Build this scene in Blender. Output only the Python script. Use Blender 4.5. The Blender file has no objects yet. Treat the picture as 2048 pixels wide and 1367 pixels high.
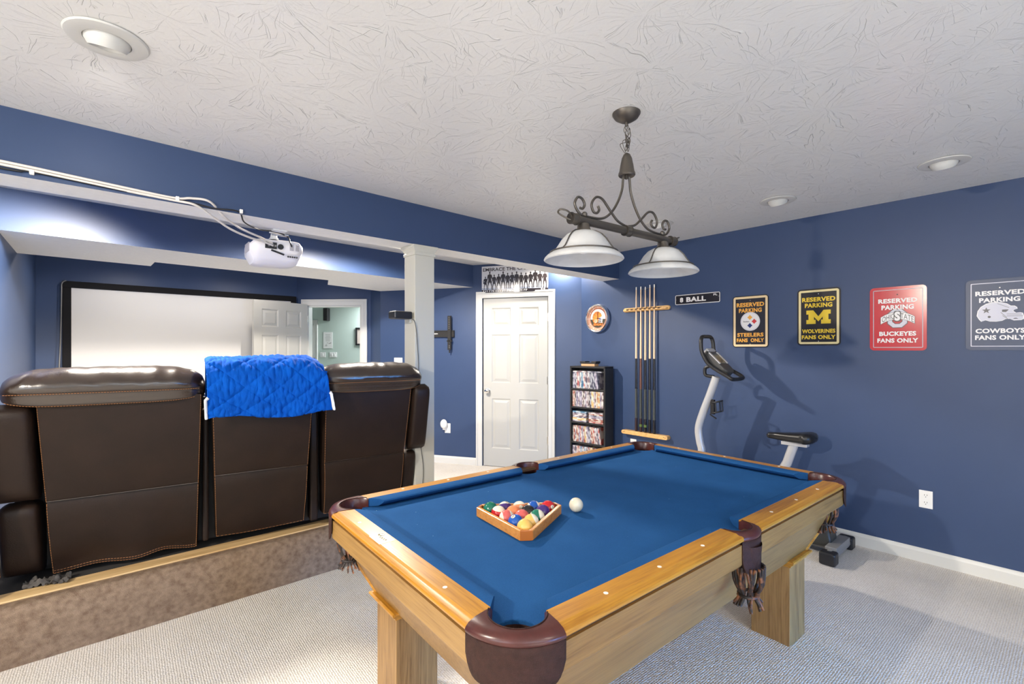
import bpy, bmesh, math, random
from mathutils import Vector, Matrix, noise
PI = math.pi
rad = math.radians
random.seed(7)
S = bpy.context.scene
C = S.collection

# ------------------------------------------------------------------ camera
FPX = 950.0
cam_d = bpy.data.cameras.new('camera')
cam = bpy.data.objects.new('camera', cam_d)
C.objects.link(cam)
cam.location = (0, 0, 1.42)
cam.rotation_euler = (rad(90), 0, -math.atan2(.657, .754))
cam_d.sensor_width = 36.0
cam_d.lens = FPX / 2048 * 36.0
cam_d.shift_y = 13.5 / 2048
cam_d.clip_start = .05
S.camera = cam
# ------------------------------------------------------------------ exposure / world / lights
S.view_settings.view_transform = 'Standard'
S.view_settings.look = 'None'
S.view_settings.gamma = 1
S.view_settings.use_curve_mapping = False
S.view_settings.exposure = 0.1
S.cycles.max_bounces = 8
S.cycles.diffuse_bounces = 5
S.cycles.sample_clamp_indirect = 6
W_ = bpy.data.worlds.new('world')
S.world = W_
W_.use_nodes = True
W_.node_tree.nodes['Background'].inputs[0].default_value = (.6, .75, 1, 1)
W_.node_tree.nodes['Background'].inputs[1].default_value = .05

def lamp(name, kind, loc, power, color, direction=None, **kw):
    d = bpy.data.lights.new(name, kind)
    d.energy = power
    d.color = color
    for k, v in kw.items():
        setattr(d, k, v)
    o = bpy.data.objects.new(name, d)
    C.objects.link(o)
    o.location = loc
    if direction:
        o.rotation_euler = Vector(direction).to_track_quat('-Z', 'Y').to_euler()
    return o
WARM = (1, .90, .78)
COOL = (.80, .90, 1)
# added fill lamps behind and left; the blue one for daylight under the table
lamp('rear_fill', 'AREA', (-.4, -2.9, 2.10), 30, COOL, (0, 1, .05), shape='RECTANGLE', size=3.0, size_y=.38)
lamp('side_fill', 'AREA', (-3.45, -.6, 1.45), 60, COOL, (1, 0, 0), shape='RECTANGLE', size=3.0, size_y=1.5)
lamp('window_daylight_blue', 'AREA', (2.0, -2.85, .55), 27, (.06, .36, 1), (0, 1, -.20), shape='RECTANGLE', size=1.5, size_y=.8, spread=rad(58))
# added spot bouncing light off the carpet behind the camera onto the ceiling
lamp('bounce_spot', 'SPOT', (.3, -2.8, 2.1), 1420, (1, .99, .97), (0, .95, -2.1), spot_size=rad(50), spot_blend=.5, shadow_soft_size=.15)
# recessed lamps of the theatre half, behind the beam
lamp('theatre_lamp', 'SPOT', (.02, 3.66, 2.41), 560, WARM, (-.35, .15, -1), spot_size=rad(160), spot_blend=.5, shadow_soft_size=.16)
lamp('theatre_lamp', 'SPOT', (1.72, 3.79, 2.41), 285, WARM, (0, 0, -1), spot_size=rad(170), spot_blend=.3, shadow_soft_size=.03)
lamp('theatre_lamp', 'SPOT', (3.86, 3.66, 2.41), 42, WARM, (0, 0, -1), spot_size=rad(168), spot_blend=.4, shadow_soft_size=.04)
# ceiling lamp of the half behind the camera, then an added fill lamp
lamp('room_lamp', 'SPOT', (-2.3, 1.25, 2.40), 400, (1, .89, .76), (.35, 0, -1), spot_size=rad(168), spot_blend=.5, shadow_soft_size=.05)
lamp('room_lamp', 'SPOT', (1.2, -1.3, 2.40), 40, WARM, (0, 0, -1), spot_size=rad(165), spot_blend=.6, shadow_soft_size=.06)  # added fill, brightens the carpet at the right
for x_ in (.25, 1.35):
    lamp('screen_lamp', 'SPOT', (x_, 5.95, 2.41), 24, WARM, (0, 0, -1), spot_size=rad(170), spot_blend=.4, shadow_soft_size=.05)
lamp('hall_lamp', 'AREA', (4.1, 8.0, 2.3), 110, (.93, .97, 1), (0, 0, -1), shape='DISK', size=.7)

# ------------------------------------------------------------------ materials
def mat(name, color, rough=.6, metal=0, spec=.5, **kw):
    m = bpy.data.materials.new(name)
    m.use_nodes = True
    b = m.node_tree.nodes['Principled BSDF']
    b.inputs['Base Color'].default_value = (*color, 1)
    b.inputs['Roughness'].default_value = rough
    b.inputs['Metallic'].default_value = metal
    b.inputs['Specular IOR Level'].default_value = spec
    for k, v in kw.items():
        b.inputs[k].default_value = v
    return m

class NT:
    def __init__(self, m):
        self.t = m.node_tree
        self.b = self.t.nodes['Principled BSDF']
    def n(self, typ, **kw):
        nd = self.t.nodes.new(typ)
        for k, v in kw.items():
            if k.startswith('i_'):
                nd.inputs[k[2:].replace('_', ' ')].default_value = v
            else:
                setattr(nd, k, v)
        return nd
    def l(self, a, b):
        self.t.links.new(a, b)
    def coord(self, scale=(1, 1, 1), rot=(0, 0, 0)):
        tc = self.n('ShaderNodeTexCoord')
        mp = self.n('ShaderNodeMapping')
        mp.inputs['Scale'].default_value = scale
        mp.inputs['Rotation'].default_value = rot
        self.l(tc.outputs['Object'], mp.inputs['Vector'])
        return mp.outputs[0]
    def math(self, op, a, b=None, c=None):
        nd = self.n('ShaderNodeMath', operation=op)
        for i, x in enumerate((a, b, c)):
            if x is None: continue
            if isinstance(x, (int, float)): nd.inputs[i].default_value = x
            else: self.l(x, nd.inputs[i])
        return nd.outputs[0]
    def ramp(self, fac, stops):
        r = self.n('ShaderNodeValToRGB')
        e = r.color_ramp.elements
        e[0].position, e[0].color = stops[0][0], (*stops[0][1], 1)
        e[1].position, e[1].color = stops[-1][0], (*stops[-1][1], 1)
        for p, c in stops[1:-1]:
            k = e.new(p); k.color = (*c, 1)
        self.l(fac, r.inputs[0])
        return r.outputs[0]
    def noise(self, vec, scale, detail=3, rough=.5, dist=0):
        nd = self.n('ShaderNodeTexNoise')
        nd.inputs['Scale'].default_value = scale
        nd.inputs['Detail'].default_value = detail
        nd.inputs['Roughness'].default_value = rough
        nd.inputs['Distortion'].default_value = dist
        self.l(vec, nd.inputs['Vector'])
        return nd.outputs[0]
    def bump(self, h, strength=.3, dist=.01):
        b = self.n('ShaderNodeBump')
        b.inputs['Strength'].default_value = strength
        b.inputs['Distance'].default_value = dist
        self.l(h, b.inputs['Height'])
        self.l(b.outputs[0], self.b.inputs['Normal'])
    def color(self, c):
        self.l(c, self.b.inputs['Base Color'])

def noisy(name, c0, c1, scale, rough=.6, bump=0, bscale=None, spec=.5, stretch=(1, 1, 1), detail=4, dist=.005, lo=.3, hi=.7, **kw):
    m = mat(name, c0, rough, spec=spec, **kw)
    t = NT(m)
    v = t.coord(stretch)
    t.color(t.ramp(t.noise(v, scale, detail), [(lo, c0), (hi, c1)]))
    if bump:
        t.bump(t.noise(v, bscale or scale, 4), bump, dist)
    return m

def wood(name, light, dark, axis, rough=.35, sc=1.0):
    m = mat(name, light, rough)
    t = NT(m)
    s = [16 * sc] * 3
    s[axis] = 1.1 * sc
    v = t.coord(s)
    n1 = t.noise(v, 1.6, 6, .62, 1.2)
    s2 = [160 * sc] * 3
    s2[axis] = 5 * sc
    n2 = t.noise(t.coord(s2), 1.0, 3, .6)
    f = t.math('ADD', t.math('MULTIPLY', n1, .55), t.math('MULTIPLY', n2, .45))
    mid = tuple((a * .6 + b * .4) for a, b in zip(light, dark))
    t.color(t.ramp(f, [(.36, dark), (.47, mid), (.56, light), (.75, tuple(min(1, c * 1.12) for c in light))]))
    t.bump(n2, .08, .002)
    return m

M = {}
M['blue_paint'] = noisy('blue_paint', (.029, .058, .142), (.033, .063, .152), 3, .46, .06, 220, dist=.002, spec=.5)
def ceiling_mat():
    m = mat('stomped_white_ceiling', (.80, .80, .79), .30)
    t = NT(m)
    v = t.coord()
    wob = t.n('ShaderNodeTexNoise'); wob.inputs['Scale'].default_value = 7; t.l(v, wob.inputs['Vector'])
    mixv = t.n('ShaderNodeVectorMath', operation='MULTIPLY_ADD')
    t.l(wob.outputs['Color'], mixv.inputs[0]); mixv.inputs[1].default_value = (.07, .07, 0); t.l(v, mixv.inputs[2])
    hs = []
    for sc, off, k in ((3.1, 0, 6.5), (4.3, 3.7, 5.5)):
        vm = t.n('ShaderNodeVectorMath', operation='ADD'); t.l(mixv.outputs[0], vm.inputs[0]); vm.inputs[1].default_value = (off, off * .6, 0)
        vo = t.n('ShaderNodeTexVoronoi', voronoi_dimensions='2D'); vo.inputs['Scale'].default_value = sc
        t.l(vm.outputs[0], vo.inputs['Vector'])
        sb = t.n('ShaderNodeVectorMath', operation='SUBTRACT'); t.l(vm.outputs[0], sb.inputs[0]); t.l(vo.outputs['Position'], sb.inputs[1])
        sp = t.n('ShaderNodeSeparateXYZ'); t.l(sb.outputs[0], sp.inputs[0])
        ang = t.math('ARCTAN2', sp.outputs[1], sp.outputs[0])
        r = t.n('ShaderNodeVectorMath', operation='LENGTH'); t.l(sb.outputs[0], r.inputs[0]); r = r.outputs['Value']
        cb = t.n('ShaderNodeCombineXYZ')
        t.l(t.math('MULTIPLY', ang, k / 3.0), cb.inputs[0]); t.l(t.math('MULTIPLY', r, 6.0), cb.inputs[1])
        cs = t.n('ShaderNodeSeparateXYZ'); t.l(vo.outputs['Color'], cs.inputs[0])
        t.l(t.math('MULTIPLY', cs.outputs[0], 40), cb.inputs[2])
        n = t.noise(cb.outputs[0], 1.7, 1, .4)
        # ridge width stays constant along the stroke: divide the band by the radius
        wd = t.math('MULTIPLY', t.math('ABSOLUTE', t.math('SUBTRACT', n, .5)), t.math('MULTIPLY', r, 95))
        ridge = t.math('MAXIMUM', t.math('SUBTRACT', 1, wd), 0)
        ridge = t.math('MULTIPLY', ridge, t.math('MINIMUM', t.math('MULTIPLY', r, 22), 1))
        br = t.noise(v, 21 + off, 1)
        msk = t.math('MAXIMUM', t.math('SUBTRACT', t.math('MULTIPLY', br, 3.4), 1.25), 0)
        hs.append(t.math('MULTIPLY', ridge, t.math('MINIMUM', msk, 1)))
    h = t.math('ADD', t.math('MAXIMUM', hs[0], hs[1]), t.math('MULTIPLY', t.noise(v, 90, 3), .10))
    t.bump(h, .72, .006)
    return m
M['ceiling'] = ceiling_mat()
M['white_flat'] = noisy('white_soffit_texture', (.80, .80, .785), (.84, .84, .82), 30, .6, .25, 60, dist=.004)
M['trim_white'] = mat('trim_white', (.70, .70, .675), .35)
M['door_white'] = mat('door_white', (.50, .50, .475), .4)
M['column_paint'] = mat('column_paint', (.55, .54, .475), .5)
def carpet():
    m = mat('berber_carpet', (.72, .68, .62), .95, spec=.1)
    t = NT(m)
    v = t.coord((1, 1, 1), (0, 0, .03))
    vo = t.n('ShaderNodeTexVoronoi', feature='F1'); vo.inputs['Scale'].default_value = 105; vo.inputs['Randomness'].default_value = .28
    t.l(v, vo.inputs['Vector'])
    tint = t.math('ADD', t.math('MULTIPLY', t.noise(v, 5, 4), .5), t.math('MULTIPLY', t.noise(v, 60, 2), .5))
    base = t.ramp(tint, [(.3, (.72, .685, .635)), (.7, (.83, .80, .755))])
    mx = t.n('ShaderNodeMix', data_type='RGBA', blend_type='MULTIPLY'); mx.inputs[0].default_value = 1
    t.l(base, mx.inputs[6])
    t.l(t.ramp(vo.outputs['Distance'], [(.25, (1, 1, 1)), (.75, (.68, .66, .64))]), mx.inputs[7])
    t.color(mx.outputs[2])
    t.bump(t.math('SUBTRACT', 1, vo.outputs['Distance']), .8, .006)
    return m
M['carpet'] = carpet()
M['riser_carpet'] = noisy('brown_riser_carpet', (.175, .118, .08), (.295, .215, .152), 38, .95, .7, 260, spec=.1, dist=.006, detail=6)
M['plywood'] = wood('plywood_edge', (.72, .50, .24), (.5, .3, .12), 0, .6)
M['sage'] = mat('sage_green_paint', (.50, .60, .55), .6)
M['screen'] = mat('projection_white', (.70, .70, .70), .8, spec=.2)
M['black_velvet'] = mat('black_velvet', (.012, .012, .014), .9, spec=.2)
M['black'] = mat('black_plastic', (.014, .014, .016), .4)
M['black_matte'] = mat('black_matte', (.012, .012, .013), .75)
M['dark_grey'] = mat('dark_grey_plastic', (.05, .05, .05), .45)
M['mid_grey'] = mat('mid_grey_plastic', (.22, .22, .22), .4)
M['white'] = mat('white_plastic', (.82, .82, .81), .35)
M['proj_white'] = mat('projector_white', (.78, .76, .78), .35)
M['proj_grey'] = mat('projector_vent_grey', (.42, .40, .43), .5)
M['cable_white'] = mat('cable_white', (.72, .68, .64), .5)
M['chrome'] = mat('chrome', (.75, .75, .76), .15, 1)
M['nickel'] = mat('nickel', (.62, .6, .56), .25, 1)
M['pewter'] = mat('pewter_metal', (.13, .115, .10), .4, .75)
M['fixture_white'] = mat('fixture_white', (.62, .62, .60), .4)
M['silver'] = mat('silver_paint', (.56, .56, .57), .35, .3)
def glass():
    m = mat('alabaster_glass', (.80, .80, .78), .25)
    t = NT(m)
    v = t.coord()
    t.color(t.ramp(t.noise(v, 9, 3, .5, 1.5), [(.3, (.72, .72, .71)), (.7, (.86, .86, .85))]))
    tr = t.n('ShaderNodeBsdfTranslucent'); tr.inputs[0].default_value = (.8, .8, .8, 1)
    ms = t.n('ShaderNodeMixShader'); ms.inputs[0].default_value = .35
    out = [n for n in t.t.nodes if n.type == 'OUTPUT_MATERIAL'][0]
    t.l(t.b.outputs[0], ms.inputs[1]); t.l(tr.outputs[0], ms.inputs[2]); t.l(ms.outputs[0], out.inputs[0])
    return m
M['alabaster'] = glass()
M['leather'] = noisy('brown_leather', (.0135, .0072, .0047), (.0195, .0105, .0067), 7, .45, .22, 150, dist=.003, spec=.22)
M['leather_gloss'] = noisy('brown_leather_headrest', (.019, .011, .0075), (.026, .015, .010), 7, .25, .20, 120, dist=.003, spec=.9)
M['thread'] = mat('tan_thread', (.32, .14, .05), .7)
def quilt():
    m = mat('blue_quilted_cotton', (.0015, .08, .40), .8, spec=.08)
    t = NT(m)
    v = t.coord()
    t.color(t.ramp(t.noise(v, 14, 4), [(.3, (.001, .058, .33)), (.7, (.0015, .085, .44))]))
    t.bump(t.noise(t.coord((1, .5, .35)), 70, 4, .6, .8), .5, .008)
    return m
M['quilt'] = quilt()
M['fringe_scrap'] = noisy('torn_grey_cloth', (.03, .027, .025), (.10, .09, .08), 25, .9)
WL, WD = (.50, .235, .026), (.30, .118, .012)
M['rail_x'] = wood('honey_oak_rail_lengthwise', WL, WD, 0, .28)
M['rail_y'] = wood('honey_oak_rail_crosswise', WL, WD, 1, .28)
BL, BD = (.34, .195, .060), (.21, .108, .029)
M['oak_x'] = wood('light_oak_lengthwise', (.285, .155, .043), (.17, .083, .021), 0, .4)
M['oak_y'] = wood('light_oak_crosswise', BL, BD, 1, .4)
M['oak_z'] = wood('light_oak_upright', (.33, .19, .068), (.17, .086, .026), 2, .4)
M['groove'] = mat('dark_groove', (.10, .05, .02), .7)
M['rack_oak'] = wood('cue_rack_oak', (.80, .50, .20), (.58, .30, .09), 1, .4)
M['tri_wood'] = wood('triangle_wood', (.62, .27, .06), (.46, .17, .03), 0, .25)
def felt():
    m = mat('blue_felt', (.02, .10, .27), .95, spec=.08)
    t = NT(m)
    v = t.coord()
    a = t.math('ADD', t.math('MULTIPLY', t.noise(v, 6, 4), .5), t.math('MULTIPLY', t.noise(v, 350, 2), .5))
    base = t.ramp(a, [(.3, (.011, .066, .20)), (.7, (.018, .092, .26))])
    vo = t.n('ShaderNodeTexVoronoi'); vo.inputs['Scale'].default_value = 16; t.l(v, vo.inputs['Vector'])
    mx = t.n('ShaderNodeMix', data_type='RGBA')
    t.l(t.math('LESS_THAN', vo.outputs['Distance'], .022), mx.inputs[0])
    t.l(base, mx.inputs[6]); mx.inputs[7].default_value = (.3, .5, .6, 1)
    t.color(mx.outputs[2])
    t.bump(t.noise(v, 500, 2), .25, .002)
    return m
M['felt'] = felt()
M['maroon'] = noisy('maroon_leather', (.055, .014, .012), (.085, .022, .018), 30, .28, .05, 200, dist=.002)
M['shield'] = noisy('grained_maroon_leather', (.030, .013, .010), (.048, .020, .015), 60, .6, .6, 420, dist=.003, spec=.2)
M['fringe'] = noisy('leather_fringe', (.012, .006, .005), (.26, .09, .03), 38, .5, lo=.48, hi=.68)
M['bone'] = mat('pearl_inlay', (.86, .82, .74), .25)
M['plate'] = mat('cream_name_plate', (.82, .76, .58), .3)
M['plate_ink'] = mat('olive_ink', (.30, .27, .16), .5)

# ------------------------------------------------------------------ mesh builder
class MB:
    def __init__(self):
        self.v, self.f, self.m = [], [], []
    def add(self, vs, fs, mi=0):
        o = len(self.v)
        self.v += [tuple(p) for p in vs]
        self.f += [tuple(i + o for i in f) for f in fs]
        self.m += [mi] * len(fs)
        return self
    def box(self, x0, x1, y0, y1, z0, z1, mi=0, T=None):
        vs = [Vector((x, y, z)) for z in (z0, z1) for x, y in ((x0, y0), (x1, y0), (x1, y1), (x0, y1))]
        if T: vs = [T @ p for p in vs]
        return self.add(vs, [(0, 3, 2, 1), (4, 5, 6, 7), (0, 1, 5, 4), (1, 2, 6, 5), (2, 3, 7, 6), (3, 0, 4, 7)], mi)
    def prism(self, poly, z0, z1, mi=0, T=None, cap=True):
        n = len(poly)
        vs = [Vector((p[0], p[1], z0)) for p in poly] + [Vector((p[0], p[1], z1)) for p in poly]
        if T: vs = [T @ p for p in vs]
        fs = [(i, (i + 1) % n, n + (i + 1) % n, n + i) for i in range(n)]
        if cap: fs += [tuple(range(n - 1, -1, -1)), tuple(range(n, 2 * n))]
        return self.add(vs, fs, mi)
    def lathe(self, prof, n=24, c=(0, 0, 0), T=None, mi=0, close=False, cap=True):
        vs = []
        for r, z in prof:
            for i in range(n):
                a = 2 * PI * i / n
                p = Vector((r * math.cos(a), r * math.sin(a), z))
                if T: p = T @ p
                vs.append(p + Vector(c))
        fs = []
        k = len(prof)
        for j in range(k if close else k - 1):
            j2 = (j + 1) % k
            for i in range(n):
                fs.append((j * n + i, j * n + (i + 1) % n, j2 * n + (i + 1) % n, j2 * n + i))
        if not close and cap:
            if prof[0][0] > 1e-4: fs.append(tuple(range(n - 1, -1, -1)))
            if prof[-1][0] > 1e-4: fs.append(tuple((k - 1) * n + i for i in range(n)))
        return self.add(vs, fs, mi)
    def tube(self, pts, r, n=8, mi=0, closed=False, flat=None):
        pts = [Vector(p) for p in pts]
        k = len(pts)
        rs = r if isinstance(r, (list, tuple)) else [r] * k
        vs = []
        up = None
        for i, p in enumerate(pts):
            if closed: t = pts[(i + 1) % k] - pts[i - 1]
            else: t = pts[min(i + 1, k - 1)] - pts[max(i - 1, 0)]
            t.normalize()
            if up is None:
                up = Vector((0, 0, 1)) if abs(t.z) < .9 else Vector((1, 0, 0))
            a = up - t * up.dot(t)
            if a.length < 1e-5: a = t.orthogonal()
            a.normalize(); up = a
            b = t.cross(a)
            for j in range(n):
                g = 2 * PI * j / n
                vs.append(p + (a * math.cos(g) * (flat or 1) + b * math.sin(g)) * rs[i])
        fs = []
        for i in range(k if closed else k - 1):
            i2 = (i + 1) % k
            for j in range(n):
                fs.append((i * n + j, i * n + (j + 1) % n, i2 * n + (j + 1) % n, i2 * n + j))
        if not closed:
            fs += [tuple(range(n - 1, -1, -1)), tuple((k - 1) * n + j for j in range(n))]
        return self.add(vs, fs, mi)
    def sphere(self, c, r, nu=20, nv=12, mi=0, T=None, fn=None):
        c = Vector(c)
        R = r if isinstance(r, (tuple, list)) else (r, r, r)
        vs = [Vector((0, 0, -R[2]))]
        for j in range(1, nv):
            b = -PI / 2 + PI * j / nv
            for i in range(nu):
                a = 2 * PI * i / nu
                vs.append(Vector((R[0] * math.cos(b) * math.cos(a), R[1] * math.cos(b) * math.sin(a), R[2] * math.sin(b))))
        vs.append(Vector((0, 0, R[2])))
        fs = [(0, 1 + (i + 1) % nu, 1 + i) for i in range(nu)]
        for j in range(nv - 2):
            for i in range(nu):
                q = 1 + j * nu
                fs.append((q + i, q + (i + 1) % nu, q + nu + (i + 1) % nu, q + nu + i))
        q = 1 + (nv - 2) * nu
        fs += [(q + i, q + (i + 1) % nu, len(vs) - 1) for i in range(nu)]
        ms = [fn(sum((vs[k] for k in f), Vector()) / len(f)) if fn else mi for f in fs]
        if T: vs = [T @ p for p in vs]
        o = len(self.m)
        self.add([p + c for p in vs], fs, mi)
        self.m[o:] = ms
        return self
    def grid(self, fn, nu, nv, mi=0, cu=False, cv=False):
        vs = [fn(i / (nu if cu else nu - 1), j / (nv if cv else nv - 1)) for j in range(nv) for i in range(nu)]
        fs = []
        for j in range(nv if cv else nv - 1):
            for i in range(nu if cu else nu - 1):
                i2, j2 = (i + 1) % nu, (j + 1) % nv
                fs.append((j * nu + i, j * nu + i2, j2 * nu + i2, j2 * nu + i))
        return self.add(vs, fs, mi)
    def build(self, name, mats, parent=None, smooth=None, bevel=0, seg=2, subsurf=0, solid=0, world=False, T=None):
        if not isinstance(mats, (list, tuple)): mats = [mats]
        me = bpy.data.meshes.new(name)
        vs = self.v
        if T: vs = [tuple(T @ Vector(p)) for p in vs]
        if world and parent:
            I = mtx(parent).inverted()
            vs = [tuple(I @ Vector(p)) for p in vs]
        me.from_pydata(vs, [], self.f)
        for m in mats: me.materials.append(m)
        me.polygons.foreach_set('material_index', self.m)
        bm = bmesh.new(); bm.from_mesh(me)
        bmesh.ops.recalc_face_normals(bm, faces=bm.faces)
        bm.to_mesh(me); bm.free()
        if smooth is not None:
            me.shade_smooth()
            me.set_sharp_from_angle(angle=rad(smooth))
        o = bpy.data.objects.new(name, me)
        C.objects.link(o)
        if parent: o.parent = parent
        if bevel:
            b = o.modifiers.new('bevel', 'BEVEL'); b.width = bevel; b.segments = seg; b.limit_method = 'ANGLE'; b.angle_limit = rad(40)
        if solid:
            b = o.modifiers.new('solid', 'SOLIDIFY'); b.thickness = solid; b.offset = 0
        if subsurf:
            b = o.modifiers.new('sub', 'SUBSURF'); b.levels = subsurf; b.render_levels = subsurf
        return o

def mtx(o):
    m = Matrix.LocRotScale(o.location, o.rotation_euler, o.scale)
    return mtx(o.parent) @ m if o.parent else m
def tag(o, label, cat, group=None, kind=None):
    o['label'] = label; o['category'] = cat
    if group: o['group'] = group
    if kind: o['kind'] = kind
    return o
def thing(name, label, cat, loc=(0, 0, 0), rz=0, group=None):
    o = bpy.data.objects.new(name, None)
    o.empty_display_size = .1
    C.objects.link(o)
    o.location = loc; o.rotation_euler = (0, 0, rz)
    return tag(o, label, cat, group)
def struct(o, label, cat):
    return tag(o, label, cat, kind='structure')
def spline(pts, n=6, closed=False):
    P = [Vector(p) for p in pts]
    k = len(P); out = []
    for i in range(k if closed else k - 1):
        g = lambda j: P[j % k] if closed else P[max(0, min(k - 1, j))]
        a, b, c, d = g(i - 1), g(i), g(i + 1), g(i + 2)
        for s in range(n):
            t = s / n
            out.append(.5 * ((2 * b) + (c - a) * t + (2 * a - 5 * b + 4 * c - d) * t * t + (3 * b - a - 3 * c + d) * t ** 3))
    if not closed: out.append(P[-1])
    return out
def frame(o, d):   # local x along d (unit xy), y = left normal
    return Matrix(((d[0], -d[1], 0, o[0]), (d[1], d[0], 0, o[1]), (0, 0, 1, o[2] if len(o) > 2 else 0), (0, 0, 0, 1)))
def rrect(w, h, r, n=5, cx=0, cy=0):
    out = []
    for sx, sy, a0 in ((1, 1, 0), (-1, 1, 90), (-1, -1, 180), (1, -1, 270)):
        for i in range(n + 1):
            a = rad(a0 + 90 * i / n)
            out.append((cx + sx * (w / 2 - r) + r * math.cos(a), cy + sy * (h / 2 - r) + r * math.sin(a)))
    return out
UP = Matrix(((1, 0, 0, 0), (0, 0, -1, 0), (0, 1, 0, 0), (0, 0, 0, 1)))   # (u, v, d) -> (u, -d, v): front faces local -y
def ring(mb, outer, inner, d, mi, th=.0008):
    n = len(outer)
    vs = [(x, -d, z) for x, z in outer] + [(x, -d, z) for x, z in inner]
    mb.add(vs, [(i, (i + 1) % n, n + (i + 1) % n, n + i) for i in range(n)], mi)
def flat(mb, poly, d, mi):
    mb.add([(x, -d, z) for x, z in poly], [tuple(range(len(poly)))], mi)
def disc(mb, cx, cz, r, d, mi, n=28, rz=None):
    flat(mb, [(cx + r * math.cos(2 * PI * i / n), cz + (rz or r) * math.sin(2 * PI * i / n)) for i in range(n)], d, mi)
_tcache = {}
def text_geo(s, bold=.0, space=1.0):
    key = (s, bold, space)
    if key in _tcache: return _tcache[key]
    cu = bpy.data.curves.new('t', 'FONT'); cu.body = s; cu.offset = bold; cu.space_character = space; cu.resolution_u = 3
    cu.fill_mode = 'FRONT'
    o = bpy.data.objects.new('t', cu); C.objects.link(o)
    dg = bpy.context.evaluated_depsgraph_get()
    me = bpy.data.meshes.new_from_object(o.evaluated_get(dg))
    vs = [(v.co.x, v.co.y) for v in me.vertices]
    fs = [tuple(p.vertices) for p in me.polygons]
    bpy.data.objects.remove(o); bpy.data.meshes.remove(me); bpy.data.curves.remove(cu)
    _tcache[key] = (vs, fs)
    return vs, fs
def text(mb, s, cx, cz, w, h, d, mi, bold=.012, space=1.0, map2=None):
    vs, fs = text_geo(s, bold, space)
    x0 = min(v[0] for v in vs); x1 = max(v[0] for v in vs); y0 = min(v[1] for v in vs); y1 = max(v[1] for v in vs)
    out = []
    for x, y in vs:
        u = cx + ((x - x0) / (x1 - x0) - .5) * w; v = cz + ((y - y0) / (y1 - y0) - .5) * h
        if map2: u, v = map2(u, v)
        out.append((u, -d, v))
    mb.add(out, fs, mi)

# ------------------------------------------------------------------ room shell
CZ = 2.44
PC, PE = (4.15, 3.558), (2.774, 5.795)            # right corner, outer corner of the door wall
PA, PB = (2.05, 6.83), (2.78, 6.10)               # diagonal wall with the open doorway
def unit(p, q):
    L = math.hypot(q[0] - p[0], q[1] - p[1]); return ((q[0] - p[0]) / L, (q[1] - p[1]) / L), L
def wall(name, p, q, side, label, m='blue_paint', openings=(), z1=CZ, th=.1):
    d, L = unit(p, q)
    T = frame(p, d)
    y0, y1 = (0, th) if side > 0 else (-th, 0)
    mb = MB()
    s = 0
    for a, b, zt in openings:
        mb.box(s, a, y0, y1, 0, z1, T=T); mb.box(a, b, y0, y1, zt, z1, T=T); s = b
    mb.box(s, L, y0, y1, 0, z1, T=T)
    return struct(mb.build(name, M[m]), label, 'wall')
struct(MB().box(-3.7, 7.5, -3.1, 11, -.1, 0).build('floor', M['carpet']), 'beige looped berber carpet floor', 'floor')
struct(MB().box(-3.7, 7.5, -3.1, 11, CZ, CZ + .1).build('ceiling', M['ceiling']), 'white ceiling with a stomped crow foot texture', 'ceiling')
wall('wall_right', (4.15, -3.0), PC, -1, 'blue wall with the team signs and cue rack')
wall('wall_back_right', PC, PE, -1, 'blue wall with the closed white door', openings=[(.385, 1.205, 2.03)])
wall('wall_back_corner', PE, PB, -1, 'narrow blue return wall left of the pillar')
wall('wall_back_doorway', PB, PA, -1, 'blue wall around the open doorway', openings=[(1.032 - .90, 1.032 - .15, 2.007)])
wall('wall_back', PA, (-.48, 6.83), -1, 'dark blue wall behind the projection screen')
wall('wall_left', (-.48, 6.83), (-.48, 3.02), -1, 'blue side wall at the left edge')
wall('wall_left_return', (-.48, 3.02), (-3.6, 3.02), -1, 'blue wall left of the raised platform')
wall('wall_left_far', (-3.6, 3.02), (-3.6, -3.0), -1, 'blue wall at the far left', 'white_flat')
wall('wall_rear', (-3.6, -3.0), (4.15, -3.0), -1, 'wall behind the camera', 'white_flat')
# hall behind the doorway
dAB, LAB = unit(PA, PB)
GP = (PA[0] + 1.7, PA[1] + 1.7)
TG = frame(GP, dAB)
wall('wall_hall', (GP[0] - dAB[0] * 1.9, GP[1] - dAB[1] * 1.9), (GP[0] + dAB[0] * 2.6, GP[1] + dAB[1] * 2.6), 1, 'sage green wall seen through the doorway', 'sage')
def P2(T, x, y): v = T @ Vector((x, y, 0)); return (v.x, v.y)
wall('wall_hall_left', P2(TG, -1.9, -2.3), P2(TG, -1.9, 0), 1, 'sage green side wall of the hall', 'sage')
wall('wall_hall_right', P2(TG, 2.6, 0), P2(TG, 2.6, -2.3), 1, 'sage green right side wall of the hall', 'sage')
# beam and soffit
mb = MB()
bp = [(-3.6, 2.81), (4.15, 3.04), (4.15, 3.255), (-3.6, 3.02)]
mb.prism(bp, 2.155, CZ)
o = mb.build('beam', [M['blue_paint'], M['white_flat']])
for p in o.data.polygons:
    if abs(p.normal.z) > .9: p.material_index = 1
struct(o, 'long blue ceiling beam with a white underside', 'beam')
sof = [(-.48, 4.38), (3.455, 4.69), (2.774, 5.795), (2.03, 5.62), (1.90, 5.24), (.37, 5.14), (.36, 5.41), (-.48, 5.36)]
mb = MB().prism(sof, 2.17, CZ)
o = mb.build('soffit', [M['blue_paint'], M['white_flat']])
for p in o.data.polygons:
    if abs(p.normal.z) > .9: p.material_index = 1
struct(o, 'lower blue soffit with a stepped white underside above the theatre', 'soffit')
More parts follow.
